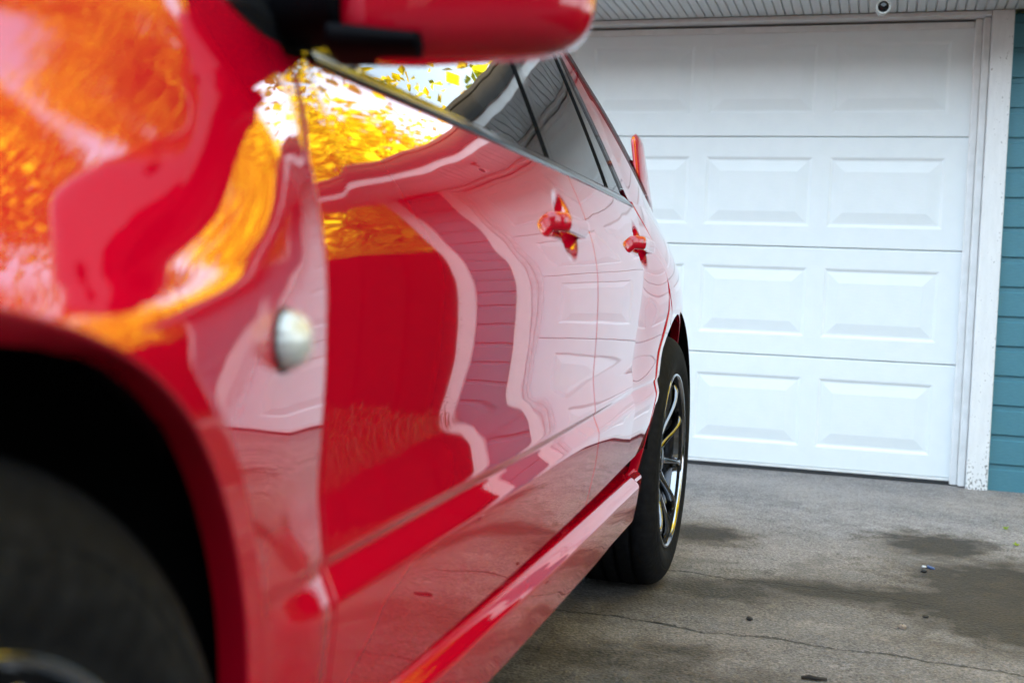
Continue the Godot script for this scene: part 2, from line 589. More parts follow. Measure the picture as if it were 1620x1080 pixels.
func build_garage():
	var g := thing("garage", "teal clapboard garage with white panelled door behind the red car", "garage", Vector3(0.83, 0, -4.982))
	g.rotation.y = -0.02036
	# --- the sectional door
	var cols := [[-0.565, -0.088], [-1.105, -0.638], [-1.645, -1.178], [-2.185, -1.718]]
	var xl := -2.275
	var sec := 0.484
	var panels := {}
	for r in 4:
		var y0 := 0.030 + sec * r
		var st := st_new()
		var top := sec - 0.003
		var py0 := 0.090
		var py1 := 0.394
		if r == 3:
			py0 = 0.100
			py1 = 0.404
		# rails and stiles of the section, leaving openings for the panels
		var xs := [xl]
		for c in range(3, -1, -1):
			xs.append(cols[c][0])
			xs.append(cols[c][1])
		xs.append(0.03)
		quad(st, Vector3(xl, 0.004, 0), Vector3(0.03, 0.004, 0), Vector3(0.03, py0, 0), Vector3(xl, py0, 0))
		quad(st, Vector3(xl, py1, 0), Vector3(0.03, py1, 0), Vector3(0.03, top - 0.004, 0), Vector3(xl, top - 0.004, 0))
		for k in range(0, xs.size(), 2):
			quad(st, Vector3(xs[k], py0, 0), Vector3(xs[k + 1], py0, 0), Vector3(xs[k + 1], py1, 0), Vector3(xs[k], py1, 0))
		# rounded tongue and groove at top and bottom, and the section's back
		quad(st, Vector3(xl, top - 0.004, 0), Vector3(0.03, top - 0.004, 0), Vector3(0.03, top, -0.004), Vector3(xl, top, -0.004))
		quad(st, Vector3(xl, top, -0.004), Vector3(0.03, top, -0.004), Vector3(0.03, top, -0.045), Vector3(xl, top, -0.045))
		quad(st, Vector3(xl, 0.0, -0.004), Vector3(0.03, 0.0, -0.004), Vector3(0.03, 0.004, 0), Vector3(xl, 0.004, 0))
		quad(st, Vector3(xl, 0.0, -0.045), Vector3(0.03, 0.0, -0.045), Vector3(0.03, 0.0, -0.004), Vector3(xl, 0.0, -0.004))
		quad(st, Vector3(0.03, 0, -0.045), Vector3(xl, 0, -0.045), Vector3(xl, top, -0.045), Vector3(0.03, top, -0.045))
		var s := obj("door_section", done(st), "door_white", g, Vector3(0, y0, 0))
		for c in cols:
			var key := snappedf(c[1] - c[0], 0.001)
			if not panels.has(key):
				panels[key] = raised_panel(c[1] - c[0], 0.304)
			obj("raised_panel", panels[key], "door_white", s, Vector3(c[0], py0, 0))
	var st2 := st_new()
	box(st2, Vector3(xl, 0.0, -0.03), Vector3(0.02, 0.017, -0.002), 0.004)
	obj("bottom_seal", done(st2), "seal_rubber", g)
	st2 = st_new()
	box(st2, Vector3(xl, 0.0175, -0.02), Vector3(0.02, 0.0290, 0.004), 0.0015)
	obj("seal_retainer", done(st2), "trim_white", g)
	# --- stops, casing, header
	var peel := peeling_paint()
	for side in 2:
		var mir := func(x: float) -> float: return x if side == 0 else -2.245 - x
		for piece in [["stop_molding", 0.0, 0.030, -0.02, 0.022], ["stop_molding", 0.0305, 0.060, -0.02, 0.050]]:
			st2 = st_new()
			var a: float = mir.call(piece[1])
			var b: float = mir.call(piece[2])
			box(st2, Vector3(minf(a, b), 0.004, piece[3]), Vector3(maxf(a, b), 1.972, piece[4]), 0.004)
			obj(piece[0], done(st2), "trim_white", g)
		st2 = st_new()
		var a2: float = mir.call(0.0615)
		var b2: float = mir.call(0.147)
		box(st2, Vector3(minf(a2, b2), -0.004, -0.05), Vector3(maxf(a2, b2), 1.994, 0.078), 0.003)
		obj("door_casing", done(st2), peel, g)
	st2 = st_new()
	box(st2, Vector3(-2.305, 1.974, -0.05), Vector3(0.060, 1.994, 0.072), 0.003)
	obj("header_trim", done(st2), "trim_white", g)
	st2 = st_new()
	box(st2, Vector3(-2.275, 1.935, 0.001), Vector3(-0.002, 1.9635, 0.012), 0.003)
	obj("top_weatherstrip", done(st2), "trim_white", g)
	st2 = st_new()
	box(st2, Vector3(-2.30, 1.90, -0.42), Vector3(0.06, 1.990, -0.40))
	box(st2, Vector3(-2.30, 1.975, -0.40), Vector3(0.06, 1.993, -0.0505))
	obj("head_jamb", done(st2), "raw_wood", g)
	# --- clapboards: right of the door, left of it, and down the side
	var rows := 17
	var right := clapboard(0.1475, 0.4145)
	var left := clapboard(-4.40, -2.393)
	var flank := clapboard(0.0, 6.5)
	for r in rows:
		var y := -0.012 + 0.1237 * r
		if r == rows - 1:
			continue
		obj("siding_board", right, "teal_siding", g, Vector3(0, y, 0.035))
		obj("siding_board", left, "teal_siding", g, Vector3(0, y, 0.035))
		var b := obj("siding_board", flank, "teal_siding", g, Vector3(0.455, y, 0.02))
		b.rotation.y = PI / 2
	st2 = st_new()
	box(st2, Vector3(0.415, -0.01, -0.05), Vector3(0.500, 1.994, 0.078), 0.003)
	obj("corner_board", done(st2), peel, g)
	st2 = st_new()
	box(st2, Vector3(-4.485, -0.01, -0.05), Vector3(-4.401, 1.994, 0.078), 0.003)
	obj("corner_board", done(st2), "trim_white", g)
	# --- walls behind the boards
	st2 = st_new()
	box(st2, Vector3(0.061, -0.02, -6.5), Vector3(0.45, 1.99, 0.020))
	box(st2, Vector3(-4.45, -0.02, -6.5), Vector3(-2.32, 1.99, 0.020))
	box(st2, Vector3(-2.32, -0.02, -6.5), Vector3(0.061, 1.99, -6.3))
	obj("wall", done(st2), "teal_siding", g)
	# --- soffit of narrow beaded boards, frieze, fascia, roof
	var sb := st_new()
	var bw := 0.0385
	box(sb, Vector3(0.0022, 0, 0), Vector3(bw - 0.0022, 0.012, 0.53), 0.0025)
	var board := done(sb)
	var x := -2.32
	while x < 0.95:
		obj("soffit_board", board, "soffit_white", g, Vector3(x, 1.995, 0.074))
		x += bw
	st2 = st_new()
	box(st2, Vector3(-4.9, 2.008, -0.05), Vector3(0.95, 2.02, 0.61))
	box(st2, Vector3(-4.9, 1.995, 0.074), Vector3(-2.33, 2.0075, 0.604))
	obj("soffit_backing", done(st2), "soffit_white", g)
	st2 = st_new()
	box(st2, Vector3(-4.92, 1.991, 0.612), Vector3(0.97, 2.140, 0.638), 0.004)
	obj("fascia_board", done(st2), "trim_white", g)
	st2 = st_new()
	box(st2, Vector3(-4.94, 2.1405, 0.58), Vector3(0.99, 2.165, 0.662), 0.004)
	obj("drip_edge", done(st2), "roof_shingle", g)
	st2 = st_new()
	var pitch := tan(deg_to_rad(17.0))
	var zr := -2.8
	var yr := 2.166 + (0.65 - zr) * pitch
	for xs2 in [[-4.94, 0.99]]:
		var A := Vector3(xs2[0], 2.166, 0.65)
		var B := Vector3(xs2[1], 2.166, 0.65)
		var C := Vector3(xs2[1], yr, zr)
		var D := Vector3(xs2[0], yr, zr)
		var E := Vector3(xs2[1], 2.166, 2.0 * zr - 0.65)
		var F := Vector3(xs2[0], 2.166, 2.0 * zr - 0.65)
		var dn := Vector3(0, -0.12, 0)
		quad(st2, A, B, C, D)
		quad(st2, D, C, E, F)
		quad(st2, D + dn, C + dn, B + dn, A + dn)
		quad(st2, F + dn, E + dn, C + dn, D + dn)
		quad(st2, B, B + dn, C + dn, C)
		quad(st2, C, C + dn, E + dn, E)
		quad(st2, A + dn, A, D, D + dn)
		quad(st2, D + dn, D, F, F + dn)
		quad(st2, A + dn, B + dn, B, A)
		quad(st2, E + dn, F + dn, F, E)
	obj("roof", done(st2), "roof_shingle", g)
	for gx in [0.448, -4.448]:
		st2 = st_new()
		facing(st2, Vector3(-2.0, 2.0, -2.8), [Vector3(gx, 1.99, 0.02), Vector3(gx, yr - 0.2, zr), Vector3(gx, 1.99, -6.5)])
		obj("gable", done(st2), "teal_siding", g)
	# --- small security camera under the eave: a thing of its own
	var c := thing("security_camera", "small round security camera under the garage eave above the door", "security camera", Vector3(0.447, 1.918, -4.52))
	c.rotation.y = 0.05
	c.rotation.x = 0.10
	var body := lathe(PackedVector2Array([Vector2(0.0, -0.06), Vector2(0.020, -0.06), Vector2(0.0245, -0.054), Vector2(0.0255, 0.03), Vector2(0.0275, 0.032), Vector2(0.0285, 0.045), Vector2(0.0275, 0.049), Vector2(0.0225, 0.049), Vector2(0.021, 0.043)]), 32)
	var bo := obj("housing", body, "camera_grey", c)
	bo.rotation.y = -PI / 2
	var le := obj("lens", lathe(PackedVector2Array([Vector2(0.0213, 0.041), Vector2(0.017, 0.040), Vector2(0.011, 0.042), Vector2(0.0, 0.044)]), 24), "lens_black", c)
	le.rotation.y = -PI / 2
	st2 = st_new()
	tube(st2, [Vector3(0.0, 0.02, -0.02), Vector3(0.0, 0.05, -0.025), Vector3(0.004, 0.077, -0.03)], [0.008, 0.009, 0.009], 10)
	box(st2, Vector3(-0.020, 0.070, -0.05), Vector3(0.024, 0.0775, -0.008), 0.002)
	obj("bracket", done(st2), "copper_bracket", c)

func clapboard(x0: float, x1: float) -> ArrayMesh:
	# one board: thin at the top, thick at the butt, with an undercut shadow line below
	var st := st_new()
	var pr := [Vector2(0.0, 0.018), Vector2(0.0, 0.003), Vector2(0.004, 0.0), Vector2(0.006, -0.001)]
	var p := [Vector3(0, 0.0, -0.015), Vector3(0, 0.0, 0.0165), Vector3(0, 0.003, 0.0185), Vector3(0, 0.098, 0.0165), Vector3(0, 0.102, 0.0105), Vector3(0, 0.135, 0.0085), Vector3(0, 0.135, -0.015)]
	for k in p.size():
		var l := (k + 1) % p.size()
		var a: Vector3 = p[k]
		var b: Vector3 = p[l]
		quad(st, a + Vector3(x0, 0, 0), a + Vector3(x1, 0, 0), b + Vector3(x1, 0, 0), b + Vector3(x0, 0, 0))
	for e in [x0, x1]:
		for k in range(1, p.size() - 1):
			facing(st, Vector3((x0 + x1) * 0.5, 0.06, 0), [p[0] + Vector3(e, 0, 0), p[k] + Vector3(e, 0, 0), p[k + 1] + Vector3(e, 0, 0)])
	return done(st)

func peeling_paint() -> StandardMaterial3D:
	# white paint with chips, densest at the board's foot and along its edges
	var w := 256
	var h := 2048
	var n := FastNoiseLite.new()
	n.seed = 77
	n.frequency = 0.05
	n.fractal_octaves = 4
	var f := FastNoiseLite.new()
	f.seed = 78
	f.frequency = 0.012
	f.fractal_octaves = 5
	var col := PackedByteArray()
	col.resize(w * h * 3)
	for j in h:
		var y := (j + 0.5) / h * 2.0     # metres from the top downwards
		var foot := smoothstep(1.80, 1.99, y)
		for i in w:
			var x := absf((i + 0.5) / w - 0.5) * 2.0
			var a := n.get_noise_2d(i * 1.2, j * 0.9)
			var b := f.get_noise_2d(i * 2.0, j * 0.5)
			var edge := smoothstep(0.70, 0.95, x) * 0.20
			var v := a + 0.35 * b + edge + foot * 0.42 - 0.62
			var base := 0.76 + 0.05 * b + 0.02 * a
			var c := Vector3(base, base, base)
			if v > 0.0:
				var t := clampf(v * 12.0, 0.0, 1.0)
				var wood := Vector3(0.20, 0.185, 0.17) * (0.8 + 0.8 * absf(b))
				if f.get_noise_2d(i * 6.0 + 300.0, j * 3.0) > 0.12:
					wood *= 0.3
				c = c.lerp(wood, t)
			var o := (j * w + i) * 3
			col[o] = int(255.0 * lin_to_s(c.x))
			col[o + 1] = int(255.0 * lin_to_s(c.y))
			col[o + 2] = int(255.0 * lin_to_s(c.z))
	var m := StandardMaterial3D.new()
	m.resource_name = "peeling_white"
	m.albedo_texture = ImageTexture.create_from_image(Image.create_from_data(w, h, false, Image.FORMAT_RGB8, col))
	m.roughness = 0.55
	m.uv1_triplanar = true
	# the picture spans 0.17 m across and 2 m up
	m.uv1_scale = Vector3(5.88, 0.5, 5.88)
	m.uv1_offset = Vector3(0.13, 0.0, 0.3)
	return m

# ============================================================================ fence and trees (seen in the paint)
func build_fence():
	var f := thing("fence", "dark stained board fence beside the garage corner", "fence", Vector3(1.345, 0, -5.15))
	var st := st_new()
	box(st, Vector3(0, 0, 0), Vector3(0.150, 1.42, 0.02), 0.003)
	var board := done(st)
	for k in 45:
		obj("board", board, "fence_wood", f, Vector3(0.138 * k, -0.03, -0.021 * (k % 2)))
	st = st_new()
	box(st, Vector3(0, 0, -0.065), Vector3(6.1, 0.09, -0.023), 0.004)
	var rail := done(st)
	for y in [0.25, 1.08]:
		obj("rail", rail, "fence_wood", f, Vector3(0, y, 0))
	st = st_new()
	box(st, Vector3(0, 0, 0), Vector3(0.09, 1.45, 0.09), 0.005)
	var post := done(st)
	for k in 4:
		obj("post", post, "fence_wood", f, Vector3(0.02 + 2.0 * k, -0.03, -0.157))

func leaf_mesh() -> ArrayMesh:
	var st := SurfaceTool.new()
	st.begin(Mesh.PRIMITIVE_TRIANGLES)
	st.set_smooth_group(-1)
	var a := Vector3(0, 0, 0)
	var b := Vector3(0.42, 0.08, 0.5)
	var c := Vector3(0, -0.10, 1.0)
	var d := Vector3(-0.42, 0.08, 0.5)
	for p in [a, c, b, a, d, c]:
		st.add_vertex(p)
	st.generate_normals()
	return st.commit()

func tree(called: String, label: String, at: Vector3, height: float, spread: float, leaves: int, leaf_size: float, m: String, crown_base: float, sd: int, group := ""):
	var r := RandomNumberGenerator.new()
	r.seed = sd
	var t := thing(called, label, "tree", at, group)
	var st := smooth_st()
	var lean := Vector3(r.randf_range(-0.3, 0.3), 0, r.randf_range(-0.3, 0.3))
	var top := Vector3(0, height * 0.72, 0) + lean
	tube(st, [Vector3.ZERO, Vector3(0, height * 0.2, 0) + lean * 0.2, Vector3(0, height * 0.45, 0) + lean * 0.6, top], [height * 0.028, height * 0.022, height * 0.015, height * 0.006], 10)
	obj("trunk", done(st, true), "bark", t)
	var clumps := []
	for k in 14:
		var f := r.randf_range(0.25, 0.70)
		var from := Vector3(0, height * f, 0) + lean * f
		var a := k * 2.4 + r.randf() * 0.6
		var reach := spread * r.randf_range(0.55, 0.95) * (1.0 - 0.4 * absf(f - 0.45))
		var to := from + Vector3(cos(a) * reach, height * r.randf_range(0.08, 0.26), sin(a) * reach)
		to.y = maxf(to.y, crown_base * height)
		var midp := (from + to) * 0.5 + Vector3(0, -0.06 * height, 0) * r.randf()
		st = smooth_st()
		tube(st, [from, midp, to], [height * 0.010, height * 0.006, height * 0.0025], 6)
		obj("limb", done(st, true), "bark", t)
		for q in 5:
			clumps.append([midp.lerp(to, q / 4.0 * 1.1) + Vector3(r.randf_range(-1, 1), r.randf_range(-0.6, 1), r.randf_range(-1, 1)) * spread * 0.20, spread * r.randf_range(0.16, 0.30)])
	for q in 26:
		var u := Vector3(r.randf_range(-1, 1), r.randf_range(-1, 1), r.randf_range(-1, 1))
		while u.length() > 1.0:
			u = Vector3(r.randf_range(-1, 1), r.randf_range(-1, 1), r.randf_range(-1, 1))
		var mid := crown_base * 0.5 + 0.5
		clumps.append([Vector3(u.x * spread * 0.9, height * (mid + u.y * (1.0 - mid) * 0.95), u.z * spread * 0.9) + lean * 0.7, spread * r.randf_range(0.15, 0.28)])
	var mm := MultiMesh.new()
	mm.transform_format = MultiMesh.TRANSFORM_3D
	mm.use_colors = true
	mm.mesh = leaf_mesh()
	mm.instance_count = leaves
	for i in leaves:
		var c: Array = clumps[r.randi() % clumps.size()]
		var d := Vector3(r.randfn(), r.randfn() * 0.6, r.randfn()) * 0.55
		var b := Basis.from_euler(Vector3(r.randf_range(-1.2, 0.6), r.randf() * TAU, r.randf_range(-0.6, 0.6)))
		var s := leaf_size * r.randf_range(0.6, 1.3)
		mm.set_instance_transform(i, Transform3D(b.scaled(Vector3(s, s, s)), c[0] + d * c[1]))
		var k := r.randf_range(0.7, 1.15)
		mm.set_instance_color(i, Color(k * r.randf_range(0.85, 1.15), k * r.randf_range(0.8, 1.1), k * r.randf_range(0.5, 1.2)))
	var cr := MultiMeshInstance3D.new()
	cr.name = "crown"
	cr.multimesh = mm
	cr.material_override = mats[m]
	cr.set_meta("kind", "stuff")
	t.add_child(cr)

func build_trees():
	tree("yellow_tree", "short yellow leaved tree beyond the fence right of the garage", Vector3(3.9, -0.03, -9.0), 6.3, 2.9, 26000, 0.14, "yellow_leaf", 0.22, 101)
	tree("yellow_tree", "towering golden tree standing behind the garage roof", Vector3(-1.0, -0.03, -13.0), 21.0, 6.0, 60000, 0.24, "yellow_leaf", 0.12, 102)
	tree("yellow_tree", "second golden tree behind the garage, left of the towering one", Vector3(-6.5, -0.03, -13.0), 14.0, 5.0, 36000, 0.22, "yellow_leaf", 0.12, 108)
	tree("yellow_tree", "golden tree in the yard to the right, beyond the fence", Vector3(9.0, -0.03, -7.2), 14.0, 4.8, 40000, 0.2, "yellow_leaf", 0.08, 109)
	tree("yellow_tree", "golden tree in the yard to the right, level with the car", Vector3(10.0, -0.03, -0.9), 19.0, 5.6, 52000, 0.2, "yellow_leaf", 0.08, 110)
	tree("yellow_tree", "low golden tree close behind the dark fence", Vector3(3.2, -0.03, -6.9), 3.6, 1.7, 14000, 0.11, "yellow_leaf", 0.12, 103)
	tree("green_tree", "green tree left of the car beyond the driveway", Vector3(-7.5, -0.03, -5.0), 6.5, 2.6, 14000, 0.15, "green_leaf", 0.25, 104)

func build_added_house():
	# unseen building, added to keep low sun off the driveway and darken the mirror
	var h := thing("added_house", "added two storey brown building across the road, unseen, shading the driveway", "added_house", Vector3(-1.0, -0.03, 9.6))
	mat("house_wall", lin(0.10, 0.075, 0.055), 0.8)
	mat("house_trim", lin(0.35, 0.33, 0.30), 0.6)
	var pane := mat("house_pane", lin(0.02, 0.022, 0.025), 0.05, 0.0, 0.5)
	var st := st_new()
	box(st, Vector3(-14, 0, 0), Vector3(14, 5.2, 7.5))
	obj("wall", done(st), "house_wall", h)
	st = st_new()
	var A := [Vector3(-14.6, 4.95, -0.6), Vector3(14.6, 4.95, -0.6), Vector3(14.6, 7.27, 3.75), Vector3(-14.6, 7.27, 3.75), Vector3(14.6, 4.95, 8.1), Vector3(-14.6, 4.95, 8.1)]
	var mid := Vector3(0, 5.8, 3.75)
	facing(st, mid, [A[0], A[1], A[2], A[3]])
	facing(st, mid, [A[3], A[2], A[4], A[5]])
	facing(st, mid, [A[0], A[1], A[4], A[5]])
	facing(st, mid, [A[1], A[2], A[4]])
	facing(st, mid, [A[0], A[3], A[5]])
	obj("roof", done(st), "roof_shingle", h)
	for fl in 2:
		for k in 6:
			var x := -11.6 + 4.4 * k
			if fl == 0 and k == 3:
				continue
			st = st_new()
			box(st, Vector3(x, 0.8 + 2.5 * fl, -0.06), Vector3(x + 1.5, 2.1 + 2.5 * fl, 0.01), 0.01)
			var w := obj("window", done(st), "house_trim", h)
			for q in 2:
				st = st_new()
				box(st, Vector3(x + 0.08, 0.87 + 0.60 * q + 2.5 * fl, -0.075), Vector3(x + 1.42, 1.43 + 0.60 * q + 2.5 * fl, -0.05), 0.004)
				obj("pane", done(st), pane, w)
	st = st_new()
	box(st, Vector3(1.7, 0.1, -0.07), Vector3(2.75, 2.2, 0.01), 0.01)
	var d := obj("door", done(st), "house_trim", h)
	st = st_new()
	tube(st, [Vector3(1.82, 1.05, -0.07), Vector3(1.82, 1.05, -0.12)], [0.03, 0.04], 10)
	obj("handle", done(st), "dark_chrome", d)

# ============================================================================ car surface
func make_profiles():
	# lean of the body side from the vertical (degrees) against height, door and front wing
	var door := [[0.20, -14], [0.30, -10], [0.38, -7], [0.44, -5], [0.466, -1], [0.471, 8], [0.475, 22], [0.494, 25], [0.498, 10], [0.5010, -26], [0.5035, -24], [0.507, 2], [0.514, 7], [0.545, 7], [0.562, 3.5], [0.577, -2], [0.592, -2.6], [0.62, -1.9], [0.66, -0.4], [0.70, 1.0], [0.725, 3.0], [0.745, 6.0], [0.775, 11.5], [0.81, 16], [0.85, 20], [0.89, 24], [0.925, 27], [1.0, 34], [1.3, 50]]
	var wing := [[0.20, -10], [0.30, -8], [0.38, -6], [0.44, -4], [0.464, 0], [0.474, 18], [0.482, 26], [0.494, 24], [0.500, 6], [0.505, -6], [0.515, 2], [0.54, 8], [0.562, 5], [0.58, 0], [0.60, -1.5], [0.63, -0.5], [0.66, 0.3], [0.70, 3.0], [0.715, 8], [0.730, 20], [0.744, 34], [0.7505, 36], [0.757, 31], [0.80, 35], [0.86, 41], [0.92, 49], [0.96, 58], [1.0, 65], [1.05, 76], [1.12, 82], [1.3, 86]]
	door_profile = integrate(door)
	fender_profile = integrate(wing)

func integrate(table: Array) -> PackedVector2Array:
	var out := PackedVector2Array()
	var p := Vector2(0, Q0)
	var q := Q0
	var anchor := 0.0
	while q < 1.30:
		out.append(p)
		if absf(q - 0.66) < QSTEP * 0.5:
			anchor = p.x
		var k := 0
		while k < table.size() - 2 and table[k + 1][0] < q:
			k += 1
		var f := clampf((q - table[k][0]) / (table[k + 1][0] - table[k][0]), 0.0, 1.0)
		f = f * f * (3.0 - 2.0 * f) * 0.5 + f * 0.5
		var t := deg_to_rad(lerpf(table[k][1], table[k + 1][1], f))
		if q < 0.92:
			p += Vector2(-tan(t), 1.0) * QSTEP
		else:
			p += Vector2(-sin(t), cos(t)) * QSTEP
		q += QSTEP
	for i in out.size():
		out[i].x -= anchor
	return out

func prof(pr: PackedVector2Array, q: float) -> Vector2:
	var f := clampf((q - Q0) / QSTEP, 0.0, pr.size() - 1.001)
	var i := int(f)
	return pr[i].lerp(pr[i + 1], f - i)

func crease_y(z: float) -> float:
	return 0.498 + 0.025 * (-0.46 - z) if z < -0.46 else 0.498 + 0.01 * (-0.46 - z)

func belt_y(z: float) -> float:
	if z < -0.5:
		return 0.914 + 0.016 * (-0.5 - z)
	return 0.914 - 0.10 * (z + 0.5) - 0.06 * (z + 0.5) * (z + 0.5)

func to_q(y: float, z: float) -> float:
	var c := crease_y(z)
	var b := belt_y(z)
	if y < c:
		return 0.5 + (y - c)
	if y < b:
		return 0.5 + (y - c) / (b - c) * 0.42
	return 0.92 + (y - b)

func bump(r: float, inner: float, outer: float) -> float:
	# 1 inside, falling in a nearly straight line to 0
	var t := clampf((outer - r) / (outer - inner), 0.0, 1.0)
	return lerpf(t, t * t * (3.0 - 2.0 * t), 0.45)

func S(q: float, z: float) -> Vector3:
	# the car's left flank: q runs up the side, z along the car
	var late := 0.10 * smoothstep(0.78, 0.95, q)
	var w := smoothstep(-0.41 + late, -0.12 + late, z)
	var p := prof(door_profile, q).lerp(prof(fender_profile, q), w)
	if z > -0.46 and q < 0.66:
		var near := Vector2(z - FRONT_Z, q - FRONT_Y).length()
		p.x = lerpf(-0.055 * (0.66 - q), p.x, smoothstep(0.388, 0.490, near))
	var c := crease_y(z)
	var b := belt_y(z)
	var y: float
	if q < 0.5:
		y = c + (q - 0.5)
	elif q <= 0.92:
		y = c + (q - 0.5) / 0.42 * (b - c)
	else:
		y = b + (p.y - 0.92)
	var x := p.x
	x += 0.008 * minf(z + 0.437, 0.0)
	if z < -0.8:
		x -= 0.014 * (z + 0.8) * (z + 0.8)
	if z < -2.75:
		x -= 0.16 * (z + 2.75) * (z + 2.75)
	if z > 0.1:
		x -= 0.30 * (z - 0.1) * (z - 0.1)
	# flared arches
	if z > -0.9:
		var r := Vector2(z - FRONT_Z, y - FRONT_Y).length()
		var zl := z
		if r < FRONT_R + 0.020:
			zl = FRONT_Z + (z - FRONT_Z) * (FRONT_R + 0.020) / maxf(r, 0.1)
		# the wing swells steadily forward from the shut line, then levels out over the wheel
		var t := clampf((zl + 0.437) / 0.40, 0.0, 1.0)
		var swell := t if t < 0.65 else t - (t - 0.65) * (t - 0.65) / 0.7
		x += 0.160 * 0.40 * clampf(1.0 + 1.2 * (0.70 - y), 0.8, 1.25) * swell
	else:
		var r2 := Vector2(z - REAR_Z, y - ARCH_Y).length()
		x += 0.034 * pow(clampf((y - ARCH_Y) / 0.37, 0.0, 1.0), 1.4) * bump(r2, 0.385, 0.66)
	# cups behind the two door handles
	if q > 0.7 and q < 0.92:
		for hz in [-1.355, -2.165]:
			var d := Vector2((z - hz) / 0.066, (y - (0.832 if hz > -1.5 else 0.846)) / 0.058).length_squared()
			if d < 1.0:
				x -= 0.020 * (1.0 - d) * (1.0 - d)
	x += 0.00026 * waves.get_noise_2d(z * 3.1, y * 3.6) + 0.00005 * waves.get_noise_2d(z * 8.0 + 9.0, y * 8.0)
	return Vector3(x, y, z)

func outward_side(_p: Vector3) -> Vector3:
	return Vector3(1, 0.3, 0)

func edge_table(t: Array, y: float) -> float:
	var k := 0
	while k < t.size() - 2 and t[k + 1][0] < y:
		k += 1
	return lerpf(t[k][1], t[k + 1][1], clampf((y - t[k][0]) / (t[k + 1][0] - t[k][0]), 0.0, 1.0))

const SEAM_A := [[0.20, -0.454], [0.34, -0.452], [0.50, -0.448], [0.60, -0.443], [0.75, -0.436], [0.83, -0.440], [0.90, -0.470], [0.96, -0.45], [1.02, -0.38], [1.10, -0.33], [1.4, -0.33]]
const SEAM_B := [[0.20, -1.50], [0.34, -1.515], [0.42, -1.551], [0.55, -1.556], [0.70, -1.553], [0.80, -1.548], [0.90, -1.528], [1.0, -1.51]]
const SEAM_C := [[0.20, -2.225], [0.34, -2.228], [0.45, -2.246], [0.52, -2.275], [0.57, -2.306], [0.62, -2.346], [0.66, -2.385], [0.70, -2.412], [0.75, -2.425], [0.82, -2.405], [0.90, -2.34], [0.96, -2.28]]

# roll-over at a panel's edge: how far outward along the sheet and how deep
const ROLL := [[0.0012, 0.0006], [0.0019, 0.0022], [0.0021, 0.0200]]

func rolled(base: Vector3, along: Vector3, nrm: Vector3, k: int) -> Vector3:
	return base + along.normalized() * ROLL[k][0] - nrm * ROLL[k][1]

func side_normal(q: float, z: float) -> Vector3:
	var a := S(q + 0.003, z) - S(q - 0.003, z)
	var b := S(q, z + 0.003) - S(q, z - 0.003)
	var n := a.cross(b).normalized()
	return n if n.x > 0.0 else -n

func door_panel(front: Array, rear: Array, q0: float, q1: float, nz: int, nq: int, mirror: bool) -> ArrayMesh:
	var R := ROLL.size()
	var gap := 0.0055
	var f := func(i: int, j: int) -> Vector3:
		var ii := clampi(i - R, 0, nz - 1)
		var jj := clampi(j - R, 0, nq - 1)
		var q := lerpf(q0, q1, jj / float(nq - 1))
		var za := edge_table(front, q) - gap * 0.5
		var zb := edge_table(rear, q) + gap * 0.5
		var z := lerpf(za, zb, ii / float(nz - 1))
		var p := S(q, z)
		var ki := maxi(R - i, i - (R + nz - 1)) - 1
		var kj := maxi(R - j, j - (R + nq - 1)) - 1
		if ki >= 0 or kj >= 0:
			var n := side_normal(q, z)
			var along := Vector3.ZERO
			if ki >= 0:
				along += Vector3(0, 0, 1.0 if i < R else -1.0)
			if kj >= 0:
				along += Vector3(0, -1.0 if j < R else 1.0, 0)
			p = rolled(p, along, n, maxi(ki, kj))
		return p
	return sheet(nz + 2 * R, nq + 2 * R, f, outward_side, mirror, R, R)

func arch_panel(cz: float, cy: float, ar: float, limit: Callable, a0: float, a1: float, na: int, nr: int, mirror: bool) -> ArrayMesh:
	# polar grid from the arch lip out to the panel's border
	var R := ROLL.size()
	var reach := PackedFloat32Array()
	for i in na:
		var a := lerpf(a0, a1, i / float(na - 1))
		var lo := ar
		var hi := 1.2
		for it in 24:
			var m := (lo + hi) * 0.5
			if limit.call(cz - m * cos(a), cy + m * sin(a)):
				lo = m
			else:
				hi = m
		reach.append(maxf(lo, ar + 0.004))
	var f := func(i: int, j: int) -> Vector3:
		var ii := clampi(i, 0, na - 1)
		var a := lerpf(a0, a1, ii / float(na - 1))
		var jj := clampi(j - R, 0, nr - 1)
		var t := jj / float(nr - 1)
		var r := lerpf(ar, reach[ii], t)
		var z := cz - r * cos(a)
		var y := cy + r * sin(a)
		var q := to_q(y, z)
		var p := S(q, z)
		var k := maxi(R - j, j - (R + nr - 1)) - 1
		if k >= 0:
			var n := side_normal(q, z)
			var along := Vector3(0, sin(a), -cos(a)) * (-1.0 if j < R else 1.0)
			p = rolled(p, along, n, k)
			if j < R and k == 1:
				p = p + along * 0.001
			if j < R and k == 2:
				p = p + Vector3(-0.004, 0, 0)
		return p
	return sheet(na, nr + 2 * R, f, outward_side, mirror, 0, R)

# greenhouse side: glass plane leaning inwards above the belt
func glass_x(y: float, z: float) -> float:
	var b := belt_y(z)
	var x0 := S(0.918, z).x - 0.012
	var d := y - b
	return x0 - d * 0.40 - d * d * 0.18

func rail_y(z: float) -> float:
	return edge_table([[0.42, 0.95], [0.60, 1.065], [0.80, 1.19], [1.0, 1.285], [1.2, 1.335], [1.45, 1.355], [1.8, 1.35], [2.05, 1.325], [2.25, 1.275], [2.45, 1.19], [2.65, 1.085], [2.85, 1.0], [3.3, 0.97], [3.5, 0.95]], -z)

